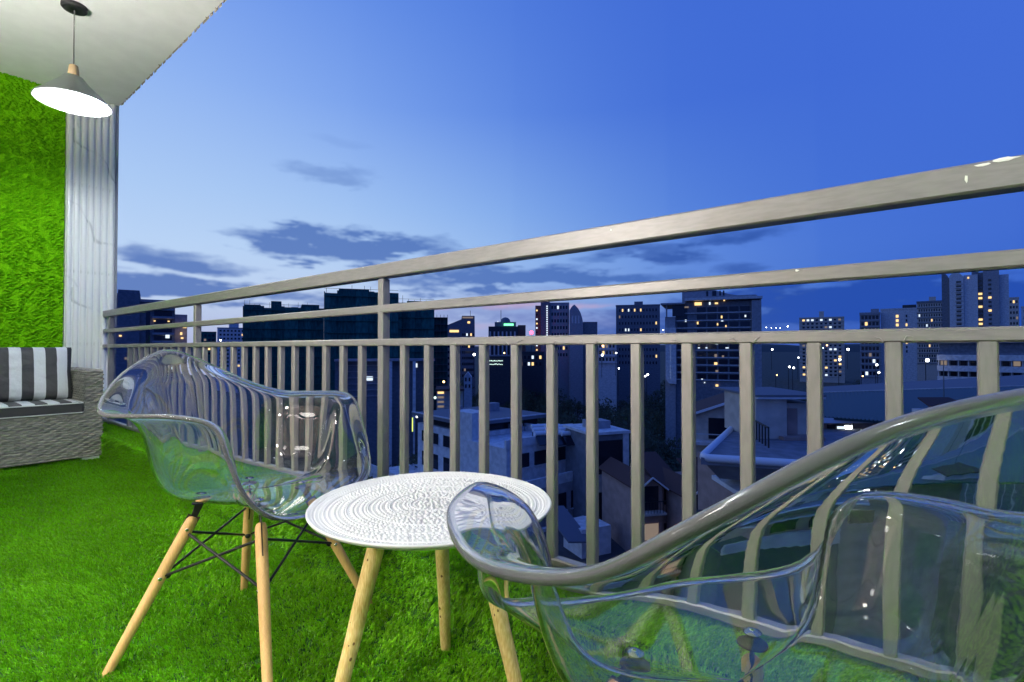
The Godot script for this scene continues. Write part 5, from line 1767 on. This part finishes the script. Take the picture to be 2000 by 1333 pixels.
func near_terrace() -> void:
	# roof terrace with a thick rounded white edge
	var b := plot("terrace_building", "building with a roof terrace behind a thick rounded white edge, lower right", 1480, 24.0, 0.0)
	var X := func(x: float, d: float) -> float: return (x - 1480.0) / FOC * 24.0 + (x - 1000.0) / FOC * (d - 24.0)
	var deck := -3.95
	var e0 := Vector3(X.call(1368, 22.4), deck, 24.0 - 22.4)
	var e1 := Vector3(X.call(1680, 20.6), deck, 24.0 - 20.6)
	var e2 := Vector3(X.call(1680, 33.0), deck, 24.0 - 33.0)
	var e3 := Vector3(X.call(1442, 33.0), deck, 24.0 - 33.0)
	sloped(b, "deck", "city slate", [e0, e1, e2, e3], 0.3)
	var st := st_new()
	tube(st, [e3 + Vector3(0, 0.05, 0), e0.lerp(e3, 0.06), e0.lerp(e3, 0.02).lerp(e1, 0.01), e0.lerp(e1, 0.05), e1 + Vector3(0, -0.02, 0)], [0.17, 0.17, 0.17, 0.17, 0.17], 14)
	part("rounded_edge", st.commit(), M["fascia white"], b)
	# splayed soffit below the edge
	var s0 := e0.lerp(e3, 0.05) + Vector3(1.1, -1.3, -1.0)
	var s1 := e1 + Vector3(0, -1.2, -1.2)
	st = st_new()
	quad(st, s0, s1, e1 + Vector3(0, -0.16, 0), e0 + Vector3(0.1, -0.16, -0.05))
	quad(st, e3 + Vector3(1.1, -1.3, 0), s0, e0 + Vector3(0.1, -0.16, -0.05), e3 + Vector3(0, -0.16, 0))
	part("soffit", st.commit(), M["city grey"], b)
	bx("lower_wall", Vector3(s0.x + 1.2, GROUND, -6.0), Vector3(s1.x, s0.y + 0.02, s0.z - 0.3), M["city pink"], b)
	for k in 3:
		bx("window", Vector3(s0.x + 2.0 + k * 2.0, deck - 3.1, s0.z - 0.35), Vector3(s0.x + 3.3 + k * 2.0, deck - 1.9, s0.z - 0.22), M["window glass"], b)
	boxes(b, [["lower_terrace", s0.x - 1.0, s1.x, GROUND, deck - 3.4, -2.0, 1.8, "city dark"], ["lower_parapet", s0.x - 1.1, s1.x, deck - 3.4, deck - 2.7, 1.6, 1.85, "city cream"], ["lower_eave", s0.x + 0.3, s1.x, deck - 1.75, deck - 1.55, -1.6, 1.5, "city white"]])
	# penthouse on the terrace
	var d := 27.0
	var hx := func(x: float) -> float: return X.call(x, d)
	boxes(b, [["penthouse_wall", hx.call(1476), hx.call(1536), deck + 0.01, height(775, d), 24 - 31, 24 - d, "city cream"], ["penthouse_wall", hx.call(1536.2), hx.call(1604), deck + 0.01, height(790, d), 24 - 31, 24 - d - 0.5, "city cream"], ["penthouse_roof", hx.call(1472), hx.call(1608), height(775, d) + 0.004, height(771, d), 24 - 32.5, 24 - d + 0.25, "roof grey"],
		["penthouse_door", hx.call(1545), hx.call(1566), deck + 0.02, height(800, d), 24 - d - 0.55, 24 - d - 0.44, "city pink"], ["fascia_board", hx.call(1474), hx.call(1606), height(779, d), height(775.5, d), 24 - d + 0.002, 24 - d + 0.3, "city pale"], ["step", hx.call(1520), hx.call(1600), deck + 0.006, deck + 0.18, 24 - d - 0.4, 24 - d + 0.5, "city pink"]])
	# slanting black balustrade
	for k in 11:
		var t := k / 10.0
		var p := Vector3(X.call(1448, 30.0), deck, -6.0).lerp(Vector3(X.call(1500, 24.6), deck, -0.6), t)
		bx("balustrade_bar", p + Vector3(-0.03, 0.0, -0.03), p + Vector3(0.03, 0.95, 0.03), M["iron"], b)
	st = st_new()
	tube(st, [Vector3(X.call(1448, 30.0), deck + 0.97, -6.0), Vector3(X.call(1500, 24.6), deck + 0.97, -0.6)], [0.05, 0.05], 8)
	part("balustrade_rail", st.commit(), M["iron"], b)
	# house with a long low teal roof
	b = plot("teal_roofed_house", "house with a long low ribbed teal metal roof behind the terrace", 1750, 32.0, 0.0)
	var E := func(x: float, y: float, dd: float) -> Vector3: return Vector3((x - 1000.0) / FOC * dd - 750.0 / FOC * 32.0, height(y, dd), 32.0 - dd)
	var eave_l: Vector3 = E.call(1600, 814, 30.0)
	var eave_r: Vector3 = E.call(2120, 852, 26.0)
	var ridge_r: Vector3 = E.call(2080, 752, 44.0)
	var ridge_l: Vector3 = E.call(1592, 768, 46.0)
	sloped(b, "roof", "teal roof", [eave_l, eave_r, ridge_r, ridge_l], 0.12)
	for k in 60:
		var t := (k + 0.5) / 60.0
		st = st_new()
		tube(st, [eave_l.lerp(eave_r, t) + Vector3(0, 0.015, 0), ridge_l.lerp(ridge_r, t) + Vector3(0, 0.015, 0)], [0.035, 0.035], 5)
		part("roof_rib", st.commit(), M["teal roof"], b)
	var back_l: Vector3 = E.call(1590, 772, 58.0)
	var back_r: Vector3 = E.call(2060, 744, 60.0)
	sloped(b, "back_roof", "roof grey", [ridge_l + Vector3(0, 0.02, 0), ridge_r + Vector3(0, 0.02, 0), back_r + Vector3(0, 0.9, 0), back_l + Vector3(0, 0.9, 0)], 0.12)
	st = st_new()
	tube(st, [ridge_l, ridge_r], [0.09, 0.09], 8)
	part("ridge_cap", st.commit(), M["city cream"], b)
	var fa := eave_l + Vector3(0.0, -0.05, 0.1)
	boxes(b, [["fascia", fa.x, fa.x + 3.0, fa.y - 0.30, fa.y, fa.z, fa.z + 0.14, "fascia white"], ["wall", fa.x + 0.4, fa.x + 9.0, GROUND, fa.y - 0.25, -9.0, fa.z - 0.7, "city pink"], ["window", fa.x + 0.8, fa.x + 2.2, fa.y - 1.9, fa.y - 0.5, fa.z - 0.72, fa.z - 0.62, "window glass"], ["lit_window", fa.x + 1.35, fa.x + 1.75, fa.y - 1.7, fa.y - 0.6, fa.z - 0.68, fa.z - 0.55, "window cool"], ["lit_window", fa.x + 1.81, fa.x + 2.2, fa.y - 1.2, fa.y - 0.55, fa.z - 0.68, fa.z - 0.55, "street light white"], ["lit_window", fa.x + 1.81, fa.x + 2.2, fa.y - 1.7, fa.y - 1.25, fa.z - 0.68, fa.z - 0.55, "window warm"], ["lit_window", fa.x + 2.26, fa.x + 2.75, fa.y - 1.5, fa.y - 0.75, fa.z - 0.68, fa.z - 0.55, "window cool"], ["counter", fa.x + 1.5, fa.x + 2.6, fa.y - 1.42, fa.y - 1.3, fa.z - 0.54, fa.z - 0.4, "iron"], ["awning_post", fa.x + 2.2, fa.x + 2.26, fa.y - 1.9, fa.y - 0.3, fa.z - 0.66, fa.z - 0.5, "iron"]])
	# roof tank, mast and skylight on the teal roof
	var m := thing("roof_mast", "thin antenna mast standing on the teal metal roof", "antenna", spot(1843, 34.0, height(790, 34.0)))
	part("pole", rod(Vector3(0, -0.2, 0), Vector3(0, height(705, 34.0) - height(790, 34.0), 0), 0.03, 0.022, 8), M["scaffold"], m)
	bx("crossbar", Vector3(-0.25, 2.45, -0.015), Vector3(0.25, 2.48, 0.015), M["scaffold"], m)
	bx("base_plate", Vector3(-0.12, -0.22, -0.12), Vector3(0.12, -0.16, 0.12), M["scaffold"], m)
	var q := plot("roof_dormer", "small brown roofed dormer on the teal metal roof", 1868, 29.0, 0.0, "", "dormer")
	var y0 := height(806, 29.0)
	boxes(q, [["wall", -1.0, 1.3, y0 - 0.6, y0, -2.0, 0.0, "city pale"]])
	sloped(q, "roof", "roof brown", [Vector3(-1.2, y0 - 0.02, 0.3), Vector3(1.5, y0 - 0.02, 0.3), Vector3(1.1, y0 + 0.7, -1.8), Vector3(-0.8, y0 + 0.7, -1.8)], 0.08)
	# gabled house left of the terrace
	b = plot("brown_roofed_house", "cream house with a wide brown roof and white roof edges, left of the penthouse", 1395, 44.0, -18.0)
	var ev := height(812, 44)
	var ap := height(772, 44)
	prism(b, "wall", "city cream", PackedVector2Array([Vector2(-2.0, GROUND), Vector2(4.6, GROUND), Vector2(4.6, ev + 0.9), Vector2(2.6, ap - 0.15), Vector2(-2.0, ev)]), -8, 0)
	sloped(b, "roof", "roof brown", [Vector3(-2.6, ev - 0.15, 0.5), Vector3(2.6, ap, 0.5), Vector3(2.6, ap, -8.5), Vector3(-2.6, ev - 0.15, -8.5)], 0.12)
	sloped(b, "roof", "roof brown", [Vector3(2.6, ap, 0.5), Vector3(5.2, ev + 0.75, 0.5), Vector3(5.2, ev + 0.75, -8.5), Vector3(2.6, ap, -8.5)], 0.12)
	for s in [[Vector3(-2.65, ev - 0.2, 0.58), Vector3(2.6, ap + 0.03, 0.58)], [Vector3(2.6, ap + 0.03, 0.58), Vector3(5.25, ev + 0.72, 0.58)]]:
		var dirv: Vector3 = s[1] - s[0]
		part("bargeboard", unit_box, M["fascia white"], b, (s[0] + s[1]) / 2.0, Basis(dirv, Vector3(0, 0, 1).cross(dirv).normalized() * 0.2, Vector3(0, 0, 0.06)))
	boxes(b, [["balcony_opening", -0.5, 1.4, ev - 2.0, ev - 0.2, -0.1, 0.08, "window glass"], ["window", 2.2, 4.2, ev - 1.9, ev + 0.1, -0.1, 0.08, "window dim"], ["balcony_slab", -1.8, 4.5, ev - 2.4, ev - 2.15, 0.0, 1.2, "city pale"], ["pillar", 1.7, 2.0, GROUND, ev + 0.3, 0.9, 1.15, "city cream"], ["balcony_rail", -1.7, 4.4, ev - 1.5, ev - 1.42, 1.1, 1.16, "city pale"]])

# tree: trunk, limbs and a crown of leaf clusters through its volume
func make_tree(kind: int) -> Array:
	var r := RandomNumberGenerator.new()
	r.seed = 100 + kind
	var wide: float = [4.6, 5.6, 3.8][kind]
	var tall: float = [11.5, 9.5, 13.0][kind]
	var st := st_new()
	tube(st, [Vector3(0, 0, 0), Vector3(0.15, tall * 0.25, 0.1), Vector3(0, tall * 0.5, 0), Vector3(0.1, tall * 0.8, 0)], [0.35, 0.28, 0.2, 0.06], 9)
	var clumps := []
	for k in 26:
		var a := r.randf_range(0, TAU)
		var t := r.randf()
		var rad := wide * sqrt(r.randf()) * (0.35 + 0.65 * sin(PI * clampf(t * 0.85 + 0.12, 0, 1)))
		var p := Vector3(cos(a) * rad, tall * (0.34 + 0.62 * t), sin(a) * rad)
		clumps.append([p, r.randf_range(0.9, 1.7)])
		if k < 8:
			tube(st, [Vector3(0, tall * (0.25 + 0.3 * t), 0), p * 0.55 + Vector3(0, tall * 0.2, 0), p], [0.13, 0.09, 0.03], 6)
	var wood := st.commit()
	st = st_new()
	for c in clumps:
		for k in 46:
			var dirn := Vector3(r.randfn(), r.randfn() * 0.75, r.randfn()).normalized()
			var p: Vector3 = c[0] + dirn * c[1] * pow(r.randf(), 0.4)
			var n := (dirn + Vector3(r.randf_range(-0.8, 0.8), r.randf_range(-0.3, 0.9), r.randf_range(-0.8, 0.8))).normalized()
			var u := n.cross(Vector3(r.randf(), r.randf(), r.randf()).normalized()).normalized()
			var v := n.cross(u)
			var s := r.randf_range(0.16, 0.34)
			quad(st, p - u * s, p - v * s * 0.6, p + u * s, p + v * s * 0.6)
	return [wood, st.commit()]

func grove() -> void:
	var r := RandomNumberGenerator.new()
	r.seed = 64
	var kinds := []
	for k in 3:
		kinds.append(make_tree(k))
	var spots := []
	for k in 120:
		var d := r.randf_range(62, 230)
		spots.append([r.randf_range(870, 1345), d])
	for k in 34:
		spots.append([r.randf_range(1480, 1720), r.randf_range(70, 210)])
	for k in 22:
		spots.append([r.randf_range(690, 850), r.randf_range(52, 95)])
	for k in 60:
		spots.append([r.randf_range(950, 1345), r.randf_range(74, 125)])
	for k in 14:
		spots.append([r.randf_range(1210, 1400), r.randf_range(42, 62)])
	for k in 30:
		spots.append([r.randf_range(300, 1950), r.randf_range(240, 700)])
	for e in spots:
		# keep clear of the houses
		var bad := false
		for h in [[830, 1145, 44, 72], [640, 860, 98, 140], [1150, 1215, 44, 54], [1290, 1490, 118, 160], [1360, 1450, 42, 56], [895, 935, 146, 162], [845, 912, 100, 118]]:
			if e[0] > h[0] and e[0] < h[1] and e[1] > h[2] and e[1] < h[3]:
				bad = true
		if bad: continue
		var q: Array = kinds[r.randi() % 3]
		var zone := "wide dark grove between the middle bars and the skyline"
		if e[1] >= 240: zone = "far dark gardens at the foot of the skyline"
		elif e[0] < 870: zone = "dark garden below the netted buildings"
		elif e[0] > 1440: zone = "dark gardens right of the plaza building"
		elif e[1] < 62: zone = "dark garden in front of the curved terrace"
		elif e[0] > 1150: zone = "dark grove left of the plaza building"
		var o := thing("dark_tree", "dark leafy tree in the " + zone, "tree", spot(e[0], e[1], GROUND), r.randf_range(0, TAU), "trees in the " + zone)
		var sc := r.randf_range(0.8, 1.5)
		o.scale = Vector3(sc, sc * r.randf_range(0.9, 1.15), sc)
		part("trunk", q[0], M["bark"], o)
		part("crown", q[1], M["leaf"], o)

func street_lights() -> void:
	var list := [[925, 693, 190, "street light white", 0.45], [986, 698, 240, "street light white", 0.2], [1042, 697, 235, "street light white", 0.3], [1050, 703, 235, "street light white", 0.28], [1051, 709, 235, "street light white", 0.25], [1019, 698, 250, "street light white", 0.3], [984, 690, 250, "street light amber", 0.35],
		[1176, 676, 190, "street light amber", 0.3], [1175, 694, 180, "street light white", 0.35], [1202, 690, 180, "street light white", 0.25], [1207, 720, 150, "street light white", 0.2], [1248, 742, 130, "street light white", 0.18], [1253, 738, 130, "street light white", 0.18], [1258, 735, 130, "street light white", 0.2], [1263, 732, 130, "street light white", 0.24],
		[1507, 683, 200, "street light white", 0.3], [1540, 717, 150, "street light white", 0.25], [1548, 719, 150, "street light white", 0.25], [1558, 699, 190, "street light white", 0.22], [1515, 733, 140, "street light amber", 0.15], [1539, 638, 1500, "street light white", 1.7], [1497, 640, 1500, "street light white", 1.1], [1507, 641, 1500, "street light white", 0.8], [1516, 641, 1500, "street light white", 0.8], [1524, 641, 1500, "street light white", 0.8], [1295, 645, 700, "street light white", 0.8], [1205, 648, 500, "street light white", 0.5], [1213, 648, 500, "street light white", 0.5],
		[1655, 683, 210, "street light white", 0.45], [1638, 703, 160, "street light white", 0.35], [1604, 690, 190, "street light white", 0.3], [1605, 680, 200, "street light white", 0.3], [1614, 675, 230, "street light amber", 0.3], [1710, 713, 150, "street light white", 0.3], [1714, 728, 140, "street light white", 0.25], [1682, 735, 130, "street light amber", 0.16],
		[865, 746, 120, "street light amber", 0.25], [848, 777, 110, "sign light mint", 0.3], [1808, 704, 110, "street light white", 0.35], [712, 721, 108, "street light white", 0.18], [812, 814, 75, "street light white", 0.12], [430, 665, 400, "street light white", 0.6]]
	var n := 0
	for e in list:
		var y := height(e[1], e[2])
		var near := "far out on the horizon" if e[2] > 400 else "among the trees left of the plaza building" if e[0] > 1230 and e[0] < 1300 else "by the mid rise apartments below the grey office block" if e[0] > 1150 and e[0] < 1230 else "near the shop with lit lettering" if e[0] > 900 and e[0] < 1060 else "in the dark gardens right of the plaza building" if e[0] > 1480 and e[0] < 1570 else "below the lone block on the horizon" if e[0] > 1590 and e[0] < 1700 else "at the foot of the pale blocks on the right" if e[0] > 1700 else "near the netted buildings"
		var hue := "amber" if e[3] == "street light amber" else "white"
		var o := thing("street_lamp", "%s street lamp %s" % [hue, near], "street lamp", spot(e[0], e[2], minf(y - 4.0, GROUND)) if y < GROUND + 14.0 else spot(e[0], e[2], y - 8.0), 0.0, "distant street lamps")
		var h := y - o.position.y
		part("pole", rod(Vector3(0, 0, 0), Vector3(0, h, 0), 0.09, 0.06, 6), M["iron"], o)
		bx("lamp_arm", Vector3(-0.04, h - 0.02, -0.04), Vector3(0.04, h + 0.06, 0.5), M["iron"], o)
		part("lamp_head", ball(e[4], 10), M[e[3]], o, Vector3(0, h, 0.3))
	var bcn := thing("warning_beacon", "glowing red warning beacon on a short mast, left of the tower with stair lights", "beacon", spot(1038, 232, height(660, 232)))
	part("mast", rod(Vector3(0, -8, 0), Vector3(0, 1.8, 0), 0.12, 0.08, 8), M["iron"], bcn)
	part("beacon_light", ball(0.85, 14), M["beacon light red"], bcn, Vector3(0, 2.3, 0))
	bx("base", Vector3(-0.5, -8, -0.5), Vector3(0.5, -7.5, 0.5), M["iron"], bcn)
	var tl := thing("light_tube", "upright yellow green light tube standing in a dark garden", "light", spot(806, 70, height(843, 70)))
	part("tube_light", rod(Vector3(0, 0, 0), Vector3(0, height(816, 70) - height(843, 70), 0), 0.07, 0.07, 10), M["tube light yellow"], tl)
	part("post", rod(Vector3(0, -8, 0), Vector3(0, -0.005, 0), 0.05, 0.05, 8), M["iron"], tl)
